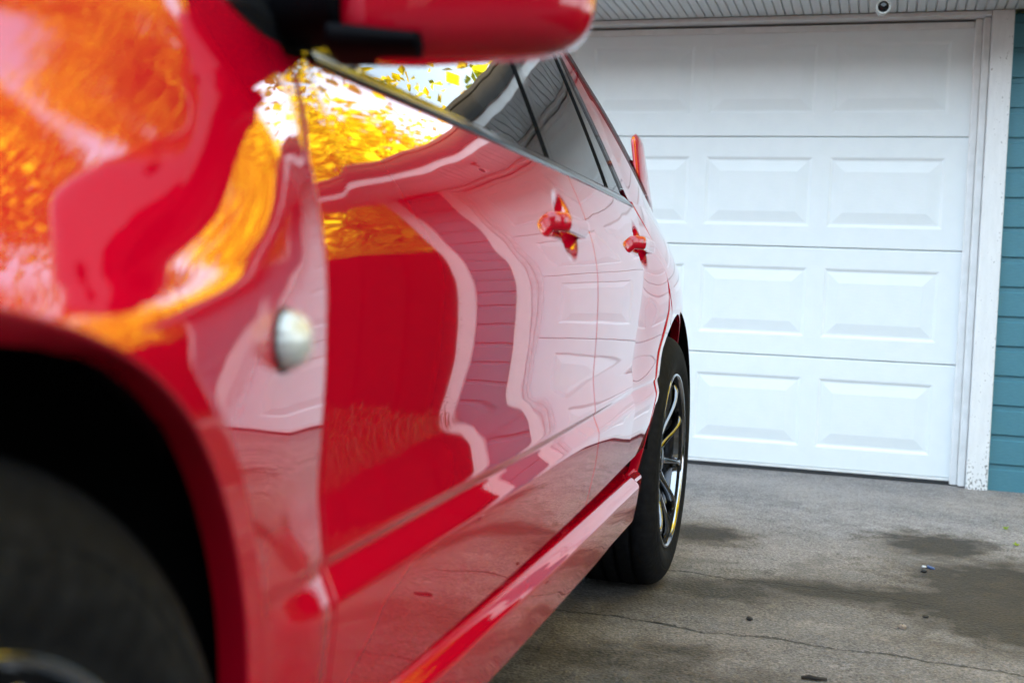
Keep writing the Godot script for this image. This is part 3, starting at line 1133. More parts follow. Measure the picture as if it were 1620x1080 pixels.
func roof_y(z: float) -> float:
	return edge_table([[0.30, 0.985], [0.42, 1.01], [0.7, 1.175], [1.0, 1.335], [1.2, 1.405], [1.5, 1.445], [1.8, 1.445], [2.1, 1.415], [2.4, 1.325], [2.7, 1.155], [2.9, 1.055], [3.3, 1.02], [3.5, 0.99]], -z)

func strip_between(z0: float, z1: float, lower: Callable, upper: Callable, off: float, nz: int, ny: int, mirror: bool) -> ArrayMesh:
	var f := func(i: int, j: int) -> Vector3:
		var z := lerpf(z0, z1, i / float(nz - 1))
		var y := lerpf(lower.call(z), upper.call(z), j / float(ny - 1))
		return Vector3(glass_x(y, z) + off, y, z)
	return sheet(nz, ny, f, outward_side, mirror)

func slanted(bl: Vector2, br: Vector2, tl: Vector2, tr: Vector2, off: float, mirror: bool, n := 12) -> ArrayMesh:
	# a patch of the greenhouse side given by its corners (z, y)
	var f := func(i: int, j: int) -> Vector3:
		var a := bl.lerp(br, i / float(n - 1))
		var b := tl.lerp(tr, i / float(n - 1))
		var p := a.lerp(b, j / float(n - 1))
		return Vector3(glass_x(p.y, p.x) + off, p.y, p.x)
	return sheet(n, n, f, outward_side, mirror)

func solid(outer: ArrayMesh, depth: Vector3) -> ArrayMesh:
	# gives a patch a back and edges
	var arr := outer.surface_get_arrays(0)
	var v: PackedVector3Array = arr[Mesh.ARRAY_VERTEX]
	var n: PackedVector3Array = arr[Mesh.ARRAY_NORMAL]
	var idx: PackedInt32Array = arr[Mesh.ARRAY_INDEX]
	var edges := {}
	for k in range(0, idx.size(), 3):
		for e in 3:
			var a := idx[k + e]
			var b := idx[k + (e + 1) % 3]
			if edges.has(Vector2i(b, a)):
				edges.erase(Vector2i(b, a))
			else:
				edges[Vector2i(a, b)] = true
	var st := SurfaceTool.new()
	st.begin(Mesh.PRIMITIVE_TRIANGLES)
	for k in idx:
		st.set_normal(n[k])
		st.add_vertex(v[k])
	for e in edges:
		var a: Vector3 = v[e.x]
		var b: Vector3 = v[e.y]
		var nn := (b - a).cross(depth).normalized()
		for p in [a, b, b + depth, a, b + depth, a + depth]:
			st.set_normal(-nn)
			st.add_vertex(p)
	for k in range(0, idx.size(), 3):
		for e in [0, 2, 1]:
			st.set_normal(-n[idx[k + e]])
			st.add_vertex(v[idx[k + e]] + depth)
	return st.commit()

func part(car: Node3D, called: String, mesh: Mesh, m, parent: Node = null) -> MeshInstance3D:
	if parent == null:
		return obj(called, mesh, m, car, -CAR)
	return obj(called, mesh, m, parent)

func build_car():
	var car := thing("sedan", "glossy red four door sedan parked on the concrete before the garage", "car", CAR)
	for side in 2:
		var mir := side == 1
		var den := 1 if side == 0 else 3       # the far flank, out of sight, is coarser
		# ---- front wing
		var fl := func(z: float, y: float) -> bool:
			return z > edge_table(SEAM_A, y if y < belt_y(z) else y + 0.0) + 0.0030 and z < 0.62 and y < belt_y(z) + 0.26 and y > 0.215
		var wing := part(car, "front_wing", arch_panel(FRONT_Z, FRONT_Y, FRONT_R, fl, deg_to_rad(-19), deg_to_rad(199), 300 / den, 110 / den, mir), "red_paint")
		# ---- doors
		var fd := part(car, "front_door", door_panel(SEAM_A, SEAM_B, 0.354, 0.918, 190 / den, 190 / den, mir), "red_paint")
		var rd := part(car, "rear_door", door_panel(SEAM_B, SEAM_C, 0.354, 0.918, 150 / den, 190 / den, mir), "red_paint")
		# ---- rear quarter
		var ql := func(z: float, y: float) -> bool:
			return z < edge_table(SEAM_C, y) - 0.0021 and z > -3.42 and y < belt_y(z) + 0.012 and y > 0.22
		part(car, "rear_quarter", arch_panel(REAR_Z, ARCH_Y, ARCH_R, ql, deg_to_rad(-17), deg_to_rad(197), 220 / den, 90 / den, mir), "red_paint")
		# ---- strips in rubber black behind the shut lines, painting in the seams' shade
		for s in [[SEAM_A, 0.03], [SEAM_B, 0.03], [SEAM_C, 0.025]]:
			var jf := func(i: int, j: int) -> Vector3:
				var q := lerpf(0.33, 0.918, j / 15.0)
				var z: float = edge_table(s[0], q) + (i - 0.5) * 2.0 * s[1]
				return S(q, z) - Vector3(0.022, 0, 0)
			part(car, "seam_shade", sheet(2, 16, jf, outward_side, mir), "rubber")
		# ---- side skirt
		part(car, "side_skirt", skirt(mir), "red_paint")
		# ---- glass and pillars
		var belt := func(z: float) -> float: return belt_y(z) + 0.008
		var headline := func(z: float) -> float: return rail_y(z) - 0.035
		var gf := part(car, "front_door_glass", strip_between(-0.64, -1.452, belt, headline, 0.0, 60, 30, mir), "tinted_glass", null)
		var gr := part(car, "rear_door_glass", strip_between(-1.512, -2.035, belt, headline, 0.0, 40, 30, mir), "tinted_glass", null)
		part(car, "quarter_glass", strip_between(-2.085, -2.30, belt, func(z): return maxf(belt_y(z) + 0.012, minf(rail_y(z) - 0.05, belt_y(z) + 0.012 + (z + 2.30) * 1.6)), 0.0, 12, 12, mir), "tinted_glass", null)
		var bp := strip_between(-1.452, -1.478, belt, headline, 0.004, 4, 20, mir)
		part(car, "pillar_trim", solid(bp, Vector3(0.03 if mir else -0.03, 0, 0)), "black_gloss")
		part(car, "pillar_trim", solid(strip_between(-1.485, -1.512, belt, headline, 0.003, 4, 20, mir), Vector3(0.03 if mir else -0.03, 0, 0)), "black_gloss")
		part(car, "pillar_trim", solid(strip_between(-2.035, -2.060, belt, headline, 0.004, 4, 20, mir), Vector3(0.03 if mir else -0.03, 0, 0)), "black_gloss")
		part(car, "pillar_trim", solid(strip_between(-2.066, -2.085, belt, headline, 0.003, 4, 20, mir), Vector3(0.03 if mir else -0.03, 0, 0)), "black_gloss")
		# window frame along the top, black, then the red rail
		part(car, "window_frame", solid(strip_between(-0.60, -2.16, func(z): return rail_y(z) - 0.036, func(z): return rail_y(z) - 0.012, 0.005, 60, 4, mir), Vector3(0.03 if mir else -0.03, 0, 0)), "black_gloss")
		part(car, "roof_rail", solid(strip_between(-0.42, -2.20, func(z): return rail_y(z) - 0.012, func(z): return rail_y(z) + 0.012, 0.007, 60, 4, mir), Vector3(0.03 if mir else -0.03, 0, 0)), "red_paint")
		var cpl := func(z: float) -> float: return maxf(belt_y(z) + 0.011, minf(rail_y(z) - 0.05, belt_y(z) + 0.012 + (z + 2.30) * 1.6)) if z > -2.30 else belt_y(z) + 0.011
		part(car, "rear_pillar", strip_between(-2.085, -3.30, cpl, func(z): return maxf(rail_y(z) + 0.012, belt_y(z) + 0.013), 0.006, 60, 16, mir), "red_paint")
		# belt molding: a slim glossy strip whose top leans outwards
		part(car, "belt_molding", molding(mir), "black_gloss")
		# ---- upper loft on this half is made below for both sides at once
		handle(car, fd, -1.240, -1.440, 0.833, mir)
		handle(car, rd, -2.050, -2.250, 0.847, mir)
		mirror_unit(car, mir)
		lamp(car, wing, mir)
	# ---- hood, windscreen, roof, rear screen, boot
	part(car, "hood", loft(0.62, -0.34, 40), "red_paint")
	part(car, "cowl", loft(-0.345, -0.43, 6), "black_plastic")
	part(car, "windscreen", loft(-0.432, -1.09, 40), "tinted_glass")
	part(car, "roof", loft(-1.093, -2.20, 50), "red_paint")
	part(car, "rear_screen", loft(-2.203, -2.84, 30), "tinted_glass")
	part(car, "boot_lid", loft(-2.843, -3.42, 30), "red_paint")
	# ---- nose and tail
	part(car, "front_bumper", bumper(0.62, 0.90, true), "red_paint")
	part(car, "rear_bumper", bumper(-3.42, -3.60, false), "red_paint")
	rear_wing(car)
	# ---- underside, liners, cabin
	var st := st_new()
	box(st, Vector3(-1.62, 0.25, -2.06), Vector3(-0.15, 0.30, -0.46), 0.02)
	box(st, Vector3(-1.45, 0.25, -0.41), Vector3(-0.32, 0.32, 0.7), 0.02)
	box(st, Vector3(-1.45, 0.25, -3.4), Vector3(-0.32, 0.32, -2.07), 0.02)
	part(car, "floor_pan", done(st), "liner")
	for cz in [FRONT_Z, REAR_Z]:
		for side in 2:
			part(car, "wheel_liner", liner(cz, side == 1), "liner")
	st = st_new()
	box(st, Vector3(-1.42, 0.31, -2.6), Vector3(-0.35, 0.80, -2.4), 0.02)
	part(car, "rear_bulkhead", done(st), "cabin")
	st = st_new()
	box(st, Vector3(-1.62, 0.31, -0.58), Vector3(-0.16, 0.90, -0.50), 0.02)
	part(car, "front_bulkhead", done(st), "cabin")
	for sx in [-0.50, -1.27]:
		var se := smooth_st()
		for b in [[Vector3(sx - 0.24, 0.42, -1.55), Vector3(sx + 0.24, 0.58, -1.05), 0.0], [Vector3(sx - 0.23, 0.52, -1.72), Vector3(sx + 0.23, 1.10, -1.56), 0.0], [Vector3(sx - 0.12, 1.12, -1.72), Vector3(sx + 0.12, 1.26, -1.63), 0.0]]:
			box(se, b[0], b[1], 0.04)
		part(car, "seat", done(se), "seat_cloth")
	st = st_new()
	box(st, Vector3(-1.55, 0.42, -2.35), Vector3(-0.22, 0.58, -1.95), 0.04)
	box(st, Vector3(-1.55, 0.5, -2.5), Vector3(-0.22, 1.0, -2.36), 0.04)
	part(car, "rear_bench", done(st), "seat_cloth")
	st = st_new()
	box(st, Vector3(-1.58, 0.70, -0.95), Vector3(-0.19, 0.93, -0.585), 0.04)
	part(car, "dashboard", done(st), "cabin")
	# ---- wheels
	wheel(car, "front_wheel", Vector3(0.014, 0.321, -0.006), false)
	wheel(car, "rear_wheel", Vector3(-0.022, 0.321, REAR_Z), false)
	wheel(car, "front_wheel", Vector3(2.0 * CAR.x - 0.014, 0.321, -0.006), true)
	wheel(car, "rear_wheel", Vector3(2.0 * CAR.x + 0.022, 0.321, REAR_Z), true)

func skirt(mir: bool) -> ArrayMesh:
	var pr := [Vector2(-0.040, 0.362), Vector2(-0.020, 0.3555), Vector2(-0.009, 0.3530), Vector2(-0.003, 0.3490), Vector2(0.0025, 0.3420), Vector2(0.0060, 0.3372), Vector2(0.0078, 0.3325), Vector2(0.0080, 0.3260), Vector2(0.0055, 0.3000), Vector2(0.0020, 0.2790), Vector2(-0.0006, 0.2640), Vector2(-0.003, 0.2570), Vector2(-0.010, 0.2520), Vector2(-0.022, 0.2500), Vector2(-0.10, 0.2520)]
	# finer, rounded section
	var fine := []
	for k in pr.size() - 1:
		for s in 4:
			var p0: Vector2 = pr[maxi(k - 1, 0)]
			fine.append(pr[k].cubic_interpolate(pr[k + 1], p0, pr[mini(k + 2, pr.size() - 1)], s / 4.0))
	fine.append(pr[pr.size() - 1])
	var za := -0.372
	var zb := -2.06
	var nz := 160
	var f := func(i: int, j: int) -> Vector3:
		var ii := clampi(i - 4, 0, nz - 1)
		var z := lerpf(za, zb, ii / float(nz - 1))
		var p: Vector2 = fine[j]
		var base := S(0.352, z).x
		var swell := 0.003 * smoothstep(-1.75, -2.1, z)
		var cap := maxi(4 - i, i - (nz + 3))
		var x: float = base + 0.006 + p.x + swell * (1.0 if p.y < 0.345 else 0.3)
		var y := p.y
		if cap > 0:
			var ex: float = [0.0, 0.0015, 0.005, 0.020, 0.024][cap]
			var ez: float = [0.0, 0.004, 0.0065, 0.010, 0.17 if i > 10 else 0.012][cap]
			x -= ex
			z += ez if i < 4 else -ez
			y = lerpf(y, 0.30, [0.0, 0.02, 0.05, 0.08, 0.10][cap])
		return Vector3(x, y, z)
	return sheet(nz + 8, fine.size(), f, outward_side, mir)

func molding(mir: bool) -> ArrayMesh:
	# section: foot on the door, rounded nose, long top leaning in to the glass
	var pr := [Vector2(0.0010, -0.0015), Vector2(0.0030, 0.0005), Vector2(0.0036, 0.0030), Vector2(0.0024, 0.0050), Vector2(-0.0015, 0.0092), Vector2(-0.0055, 0.0132), Vector2(-0.0085, 0.0156), Vector2(-0.0140, 0.0165), Vector2(-0.016, 0.012)]
	var nz := 120
	var f := func(i: int, j: int) -> Vector3:
		var z := lerpf(-0.515, -2.325, i / float(nz - 1))
		var s := S(0.918, z)
		var taper := 1.0 - 0.75 * smoothstep(-2.20, -2.325, z)
		return Vector3(s.x + pr[j].x, s.y + 0.0005 + pr[j].y * taper, z)
	return sheet(nz, pr.size(), f, func(_p): return Vector3(0.6, 0.8, 0), mir)

func handle(car: Node3D, door: MeshInstance3D, za: float, zb: float, y: float, mir: bool):
	# a bar standing off the cup, its ends turning in to the door
	var n := 28
	var m := 20
	var f := func(i: int, j: int) -> Vector3:
		var t := i / float(n - 1)
		var z := lerpf(za, zb, t)
		var e := sin(PI * clampf(t, 0.0, 1.0))
		var endr := pow(clampf(e * 2.4, 0.0, 1.0), 0.5)
		var base := S(to_q(y + 0.060, z), z).x * 0.5 + S(to_q(y - 0.060, z), z).x * 0.5
		var off := handle_off(e)
		var a := TAU * j / (m - 1)
		var ry := 0.0145 * (0.80 + 0.20 * endr)
		var rx := 0.0088 * (0.75 + 0.25 * endr)
		if i == 0 or i == n - 1:
			ry *= 0.05
			rx *= 0.05
		var ca := signf(cos(a)) * pow(absf(cos(a)), 0.75)
		var sa := signf(sin(a)) * pow(absf(sin(a)), 0.75)
		return Vector3(base + off + rx * ca, y - 0.02 * t * 0.15 + ry * sa, z)
	var centre := func(p: Vector3) -> Vector3:
		return Vector3(1, 0, 0) if p.x > S(to_q(y + 0.060, p.z), p.z).x * 0.5 + S(to_q(y - 0.060, p.z), p.z).x * 0.5 + handle_off(sin(PI * (p.z - za) / (zb - za))) else Vector3(-1, 0, 0)
	var h := part(car, "door_handle", sheet(n, m, f, centre, mir), "red_paint", door)
	# the dark joint near its front end
	var g := func(i: int, j: int) -> Vector3:
		var z := lerpf(za, zb, 0.11) - (i - 1) * 0.0035
		var base := S(to_q(y + 0.060, z), z).x * 0.5 + S(to_q(y - 0.060, z), z).x * 0.5
		var e := sin(PI * 0.11)
		var off := handle_off(e)
		var a := TAU * j / 19.0
		var k := 1.0 if i % 3 else 0.6
		return Vector3(base + off + 0.0088 * k * cos(a), y + 0.0142 * k * sin(a), z)
	part(car, "handle_joint", sheet(4, 20, g, centre, mir), "rubber", door)

func handle_off(e: float) -> float:
	return -0.006 + 0.027 * pow(clampf(e * 2.2, 0.0, 1.0), 0.75)

func mirror_unit(car: Node3D, mir: bool):
	# the black base on the window corner, the arm, and the red shell
	var sx := -1.0 if mir else 1.0
	var fix := func(p: Vector3) -> Vector3: return Vector3(2.0 * CAR.x - p.x, p.y, p.z) if mir else p
	# base: rounded triangle lying on the flank above the belt
	var n := 26
	var outline := [[-0.640, 0.000], [-0.560, 0.000], [-0.490, 0.002], [-0.452, 0.006], [-0.432, 0.016], [-0.424, 0.034], [-0.430, 0.060], [-0.470, 0.105], [-0.540, 0.150], [-0.640, 0.205]]
	var base := func(i: int, j: int) -> Vector3:
		var t := i / float(n - 1)
		var u := j / float(n - 1)
		# from the rear edge forward to the rounded front
		var zb := lerpf(-0.640, -0.372, t)
		var lo := 0.0
		var hi := 0.205
		if zb > -0.46:
			lo = 0.034 * (1.0 - sqrt(maxf(0.0, 1.0 - pow((zb + 0.46) / 0.0885, 2.0))))
		hi = lerpf(0.205, 0.085, pow(t, 1.1))
		if zb > -0.41:
			hi = minf(hi, lerpf(0.115, 0.044, (zb + 0.41) / 0.038))
		var y := belt_y(-0.5) + 0.004 + lerpf(lo, maxf(hi, lo + 0.001), u)
		var x := S(to_q(y, zb), zb).x + 0.010
		var rim := minf(minf(t, 1.0 - t), minf(u, 1.0 - u))
		x -= 0.010 * (1.0 - smoothstep(0.0, 0.16, rim))
		return Vector3(x, y, zb)
	var b := part(car, "mirror_base", solid(sheet(n, n, base, outward_side, mir), Vector3(-0.05 * sx, 0, 0)), "black_gloss")
	# arm
	var arm := func(i: int, j: int) -> Vector3:
		var t := i / 19.0
		var c := Vector3(-0.13, 0.975, -0.515).lerp(Vector3(0.004, 0.966, -0.470), t)
		var ry := lerpf(0.056, 0.040, t)
		var rz := lerpf(0.058, 0.044, t)
		var a := TAU * j / 27.0
		var k := 1.0 if i > 0 and i < 19 else 0.02
		return c + Vector3(0, ry * k * spow(sin(a), 0.6), rz * k * spow(cos(a), 0.6))
	part(car, "arm", sheet(20, 28, arm, func(p): return Vector3(0, p.y - 0.966, p.z + 0.508), mir), "black_plastic", b)
	# shell
	var C := Vector3(0.088, 0.977, -0.490)
	var turn := Basis(Vector3.UP, 0.26)
	var shell := func(i: int, j: int) -> Vector3:
		var a := PI * i / 45.0 - PI / 2
		var w := TAU * j / 71.0
		var sxx := spow(cos(a), 0.55) * spow(cos(w), 0.42)
		var syy := spow(cos(a), 0.55) * spow(sin(w), 0.42)
		var szz := spow(sin(a), 0.75)
		# i runs from the back (mirror glass side) to the front
		var l := Vector3(sxx * 0.103, syy * 0.070, szz * 0.047)
		if l.z < -0.030:
			l.z = -0.030
		l.y += 0.008 * clampf(l.x / 0.10, -1.0, 1.0)
		return C + turn * l
	var sh := part(car, "mirror_shell", sheet(46, 72, shell, func(p): return p - C, mir), "red_paint", b)
	var low := func(i: int, j: int) -> Vector3:
		# black lower cover where the arm meets the shell
		var t := i / 15.0
		var a := TAU * j / 23.0
		var c := C + turn * Vector3(lerpf(-0.110, -0.028, t), -0.0615 - 0.002 * t, 0.006)
		var k := 1.0 if i > 0 and i < 15 else 0.02
		return c + turn * Vector3(0, 0.0125 * k * (1.0 - 0.35 * t) * spow(sin(a), 0.7), 0.046 * k * spow(cos(a), 0.7))
	part(car, "lower_cover", sheet(16, 24, low, func(p): return p - (C + turn * Vector3(-0.07, -0.061, 0.0)), mir), "black_plastic", b)
	var gl := func(i: int, j: int) -> Vector3:
		var r := i / 11.0
		var w := TAU * j / 47.0
		return C + turn * Vector3(0.094 * r * spow(cos(w), 0.5), 0.062 * r * spow(sin(w), 0.55) + 0.008 * r * cos(w), -0.0305)
	part(car, "mirror_glass", sheet(12, 48, gl, func(_p): return Vector3(0, 0, -1), mir), "mirror_glass", b)

func spow(v: float, e: float) -> float:
	return signf(v) * pow(absf(v), e)

func lamp(car: Node3D, wing: MeshInstance3D, mir: bool):
	# small round clear repeater on the wing
	var z := -0.330
	var y := 0.683
	var q := to_q(y, z)
	var p := S(q, z)
	var nrm := side_normal(q, z)
	if mir:
		p.x = 2.0 * CAR.x - p.x
		nrm.x = -nrm.x
	var bs := Basis(nrm, Vector3.UP, nrm.cross(Vector3.UP)).orthonormalized()
	var lens := obj("side_lamp", lathe(PackedVector2Array([Vector2(0.0215, -0.004), Vector2(0.0215, 0.0050), Vector2(0.0208, 0.0098), Vector2(0.0184, 0.0146), Vector2(0.0144, 0.0184), Vector2(0.0082, 0.0212), Vector2(0.0, 0.0222)]), 40), "lamp_lens", wing, p)
	lens.basis = bs
	# fluted optic behind the clear dome
	var n := 97
	var opt := func(i: int, j: int) -> Vector3:
		var a := TAU * j / float(n - 1)
		var t := i / 10.0
		var rr := 0.0196 * sin(t * PI * 0.5) * (1.0 + 0.035 * cos(a * 16.0) * t)
		var hgt := 0.002 + 0.0165 * cos(t * PI * 0.5) + 0.0006 * cos(t * 40.0)
		return p + bs * Vector3(hgt, rr * sin(a), rr * cos(a))
	obj("lamp_optic", sheet(11, n, opt, func(_q): return nrm), "lamp_reflector", wing)
	var rim := obj("lamp_rim", lathe(PackedVector2Array([Vector2(0.0217, -0.003), Vector2(0.0217, 0.002), Vector2(0.0226, 0.0025), Vector2(0.0234, 0.001), Vector2(0.0236, -0.003)]), 40), "rubber", wing, p)
	rim.basis = bs

func loft(z0: float, z1: float, nz: int) -> ArrayMesh:
	# upper surfaces, from the left rail over the crown to the right one
	var nu := 61
	var f := func(i: int, j: int) -> Vector3:
		var z := lerpf(z0, z1, i / float(nz - 1))
		var u := lerpf(-1.0, 1.0, j / float(nu - 1))
		var ex: float
		var ey: float
		var cy: float
		if z > -0.30:
			var s := S(0.92 + 0.255, z)
			ex = s.x
			ey = s.y
			cy = s.y + 0.045
		else:
			var k := smoothstep(-0.30, -0.45, z)
			var s2 := S(0.92 + 0.255, -0.30)
			ey = lerpf(s2.y, rail_y(z) + 0.012, k)
			ex = lerpf(s2.x, glass_x(rail_y(z), z) + 0.007, k)
			cy = lerpf(s2.y + 0.045, roof_y(z), k)
		var half := ex - CAR.x
		var c := 1.0 - pow(absf(u), 2.6)
		return Vector3(CAR.x + half * u, lerpf(ey, maxf(cy, ey), c), z)
	return sheet(nz, nu, f, func(_p): return Vector3(0, 1, 0))

func bumper(z0: float, z1: float, front: bool) -> ArrayMesh:
	var nu := 61
	var nv := 24
	var f := func(i: int, j: int) -> Vector3:
		var u := lerpf(-1.0, 1.0, i / float(nu - 1))
		var v := j / float(nv - 1)
		var q := lerpf(0.26, 1.17 if front else 0.93, v)
		var s := S(q, z0)
		var half := s.x - CAR.x
		var x := CAR.x + half * spow(u, 0.8)
		var bulge := pow(maxf(0.0, 1.0 - pow(absf(u), 3.0)), 0.5) * (0.35 + 0.65 * sin(PI * clampf(v * 0.8 + 0.1, 0.0, 1.0)))
		return Vector3(x, s.y, z0 + (z1 - z0) * bulge)
	return sheet(nu, nv, f, func(_p): return Vector3(0, 0, 1 if front else -1))

func rear_wing(car: Node3D):
	var n := 24
	var f := func(i: int, j: int) -> Vector3:
		var x := lerpf(-0.262, 2.0 * CAR.x + 0.262, i / 39.0)
		var a := TAU * j / float(n - 1)
		return Vector3(x, 1.135 + 0.012 * sin(a) - 0.008 * cos(a), -3.15 + 0.10 * spow(cos(a), 0.8))
	var w := part(car, "rear_wing", sheet(40, n, f, func(p): return Vector3(0, p.y - 1.135, 0)), "red_paint")
	for side in 2:
		var g := func(i: int, j: int) -> Vector3:
			var t := i / 15.0
			var a := TAU * j / 23.0
			var c := Vector3(-0.205, 1.00, -3.06).lerp(Vector3(-0.255, 1.225, -3.13), t)
			var k := 1.0
			if i == 0 or i == 15:
				k = 0.02
			elif i == 14:
				k = 0.75
			return c + Vector3(0.014 * k * cos(a), 0, lerpf(0.11, 0.075, t) * k * spow(sin(a), 0.8))
		part(car, "end_plate", sheet(16, 24, g, func(p): return Vector3(1 if p.x > lerpf(-0.205, -0.255, (p.y - 1.0) / 0.225) else -1, 0, 0), side == 1), "red_paint", w)

func liner(cz: float, mir: bool) -> ArrayMesh:
	var f := func(i: int, j: int) -> Vector3:
		var a := lerpf(deg_to_rad(-18), deg_to_rad(198.0 if cz == FRONT_Z else 172.0), i / 39.0)
		var cy := FRONT_Y if cz == FRONT_Z else ARCH_Y
		var ar := FRONT_R if cz == FRONT_Z else ARCH_R
		var xs := [-0.012 if cz == FRONT_Z else -0.035, -0.32, -0.33]
		var rs := [ar + 0.012, ar + 0.012, 0.05]
		return Vector3(xs[j], cy + rs[j] * sin(a), cz - rs[j] * cos(a))
	return sheet(40, 3, f, func(p): return Vector3(0, ARCH_Y - p.y, cz - p.z), mir)

func wheel(car: Node3D, called: String, at: Vector3, mir: bool):
	var w := Node3D.new()
	w.name = called
	car.add_child(w, true)
	w.position = at - CAR
	if mir:
		w.rotation.y = PI
	# tyre: outer face at x = 0, tread across to the inside
	var p := PackedVector2Array()
	for q in [[0.205, -0.020], [0.214, -0.012], [0.222, -0.0075], [0.226, -0.0095], [0.232, -0.006], [0.248, -0.001], [0.262, 0.0], [0.272, -0.0012], [0.2735, -0.0028], [0.276, -0.0026], [0.2775, -0.0016], [0.286, -0.0045], [0.295, -0.009], [0.304, -0.0155], [0.311, -0.0235], [0.316, -0.033], [0.3185, -0.043],
		[0.3193, -0.055], [0.3150, -0.0565], [0.3150, -0.0635], [0.3197, -0.065], [0.3205, -0.095], [0.3160, -0.0965], [0.3160, -0.1055], [0.3206, -0.107], [0.3206, -0.131], [0.316, -0.1325], [0.316, -0.1415], [0.3204, -0.143], [0.3195, -0.175], [0.315, -0.1765], [0.315, -0.1835], [0.319, -0.185], [0.317, -0.205], [0.310, -0.217], [0.290, -0.230], [0.26, -0.238], [0.215, -0.228]]:
		p.append(Vector2(q[0], q[1]))
	obj("tyre", lathe(p, 120), "tyre_rubber", w)
	# rim: polished lip and dark barrel
	var r := PackedVector2Array([Vector2(0.2235, -0.010), Vector2(0.2225, -0.006), Vector2(0.2195, -0.0045), Vector2(0.216, -0.006), Vector2(0.2135, -0.011), Vector2(0.2125, -0.020), Vector2(0.2105, -0.034)])
	obj("rim", lathe(r, 96), "chrome", w)
	obj("rim_barrel", lathe(PackedVector2Array([Vector2(0.2105, -0.0342), Vector2(0.206, -0.042), Vector2(0.203, -0.060), Vector2(0.198, -0.12), Vector2(0.198, -0.22)]), 96), "dark_chrome", w)
	var hub := lathe(PackedVector2Array([Vector2(0.0, -0.030), Vector2(0.024, -0.031), Vector2(0.030, -0.035), Vector2(0.032, -0.046), Vector2(0.060, -0.050), Vector2(0.070, -0.056), Vector2(0.072, -0.10)]), 40)
	obj("hub", hub, "dark_chrome", w)
	obj("brake_disc", lathe(PackedVector2Array([Vector2(0.06, -0.115), Vector2(0.155, -0.115), Vector2(0.158, -0.118), Vector2(0.158, -0.14)]), 60), "dark_chrome", w)
	var spoke := spoke_mesh()
	for k in 10:
		var s := obj("spoke", spoke, "spoke_chrome", w)
		s.rotation.x = TAU * (k + 0.25) / 10.0
	var nut := lathe(PackedVector2Array([Vector2(0.0, -0.036), Vector2(0.006, -0.036), Vector2(0.009, -0.040), Vector2(0.010, -0.056)]), 12)
	for k in 5:
		var a := TAU * k / 5.0
		obj("wheel_nut", nut, "dark_chrome", w, Vector3(-0.006, 0.052 * sin(a), 0.052 * cos(a)))

func spoke_mesh() -> ArrayMesh:
	# one spoke along +y, dished towards the hub, fanning out at the rim
	var n := 22
	var m := 14
	var f := func(i: int, j: int) -> Vector3:
		var t := i / float(n - 1)
		var r := lerpf(0.045, 0.2135, t)
		var a := TAU * j / (m - 1)
		var half := lerpf(0.0115, 0.0065, smoothstep(0.0, 0.5, t)) + 0.009 * smoothstep(0.72, 1.0, t)
		var x := lerpf(-0.050, -0.022, smoothstep(0.0, 0.8, t)) - 0.010 * smoothstep(0.85, 1.0, t)
		return Vector3(x + 0.012 * spow(cos(a), 0.7), r, half * spow(sin(a), 0.7))
	return sheet(n, m, f, func(p): return Vector3(1 if p.x > -0.04 else -1, 0, 0))

# ============================================================================ small things on the concrete
func stone(called: String, label: String, cat: String, m: String, at: Vector3, s: Vector3, sd: int, group := ""):
	var r := FastNoiseLite.new()
	r.seed = sd
	r.frequency = 0.9
	var f := func(i: int, j: int) -> Vector3:
		var a := PI * i / 9.0
		var w := TAU * j / 12.0
		var d := Vector3(sin(a) * cos(w), cos(a), sin(a) * sin(w))
		var k := 1.0 + 0.45 * r.get_noise_3dv(d * 1.6)
		return d * s * k
	var o := obj(called, sheet(10, 13, f, func(p): return p), m, self, at + Vector3(0, s.y * 0.7, 0))
	tag(o, label, cat, group)

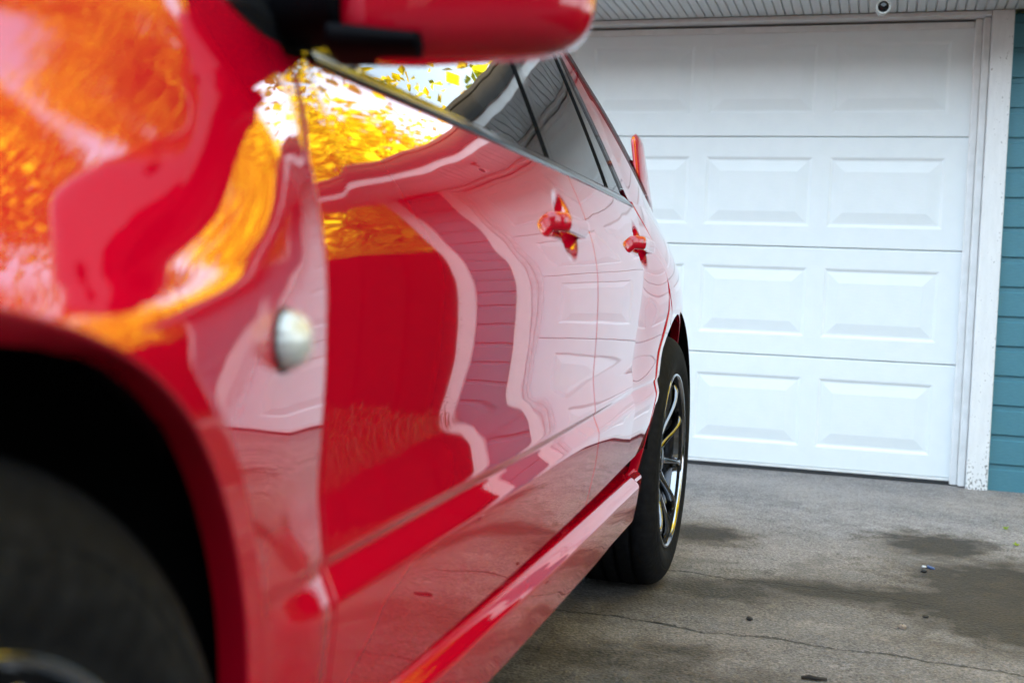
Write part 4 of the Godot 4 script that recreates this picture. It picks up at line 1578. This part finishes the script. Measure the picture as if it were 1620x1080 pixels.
func build_small_things():
	var o: Node
	stone("pebble", "small dark pebble lying beside the blue scrap on the stained concrete", "pebble", "stone_grey", Vector3(0.627, 0, -3.10), Vector3(0.009, 0.005, 0.007), 1)
	stone("pebble", "lone dark pebble on the brown stain right of the rear wheel", "pebble", "stone_grey", Vector3(0.602, 0, -2.57), Vector3(0.007, 0.004, 0.006), 2)
	stone("pebble", "pale tan crumb on the edge of the brown stain", "pebble", "stone_tan", Vector3(0.545, 0, -2.44), Vector3(0.009, 0.006, 0.008), 3)
	stone("pebble", "dark rounded pebble on grey concrete between the two cracks", "pebble", "stone_grey", Vector3(0.205, 0, -2.36), Vector3(0.008, 0.005, 0.007), 4)
	var t := thing("plastic_scrap", "torn blue and white plastic scrap on the brown oil stain", "scrap", Vector3(0.645, 0.0, -3.16))
	var st := st_new()
	box(st, Vector3(-0.008, 0.001, -0.008), Vector3(0.014, 0.007, 0.010), 0.002, Transform3D(Basis(Vector3.FORWARD, 0.25), Vector3.ZERO))
	obj("blue_piece", done(st), "scrap_blue", t)
	st = st_new()
	box(st, Vector3(-0.020, 0.001, -0.009), Vector3(-0.0085, 0.006, 0.006), 0.002)
	obj("white_piece", done(st), "scrap_white", t)
	st = smooth_st()
	tube(st, [Vector3(-0.026, 0.004, 0.004), Vector3(-0.012, 0.006, 0.0), Vector3(0.004, 0.005, 0.001), Vector3(0.022, 0.004, -0.005)], [0.003, 0.0045, 0.004, 0.0028], 8)
	o = obj("twig", done(st, true), "twig_brown", self, Vector3(0.364, 0.0, -1.958))
	tag(o, "short black twig lying on the concrete nearest the picture's bottom edge", "twig")
	# dead leaf in the crack
	st = st_new()
	var lp := [Vector3(-0.014, 0.003, 0.0), Vector3(-0.003, 0.008, 0.009), Vector3(0.014, 0.004, 0.002), Vector3(0.0, 0.003, -0.009)]
	facing(st, Vector3(0, -0.05, 0), [lp[0], lp[1], lp[2], lp[3]])
	o = obj("dead_leaf", done(st), "bark", self, Vector3(0.009, 0.001, -2.245))
	tag(o, "curled brown dead leaf caught in the long concrete crack", "leaf")
	# weed sprigs at the right
	for k in 2:
		var w := thing("weed_sprig", ["tiny green weed sprig growing from the concrete, the nearer of two", "tiny green weed sprig growing from the concrete, closer to the teal wall"][k], "weed", [Vector3(0.937, 0, -3.66), Vector3(0.94, 0, -3.96)][k])
		st = st_new()
		for q in 7:
			var a := q * 0.9 + k
			var d := Vector3(cos(a), 0.5 + 0.2 * (q % 3), sin(a)) * 0.013
			var s := Vector3(-sin(a), 0, cos(a)) * 0.004
			quad(st, Vector3.ZERO, d * 0.5 + s, d, d * 0.5 - s)
		obj("leaves", done(st), "green_leaf", w)
		st = st_new()
		tube(st, [Vector3(0, 0, 0), Vector3(0.001, 0.004, 0), Vector3(0.0, 0.008, 0.001)], [0.001, 0.001, 0.0006], 5)
		obj("stem", done(st), "green_leaf", w)
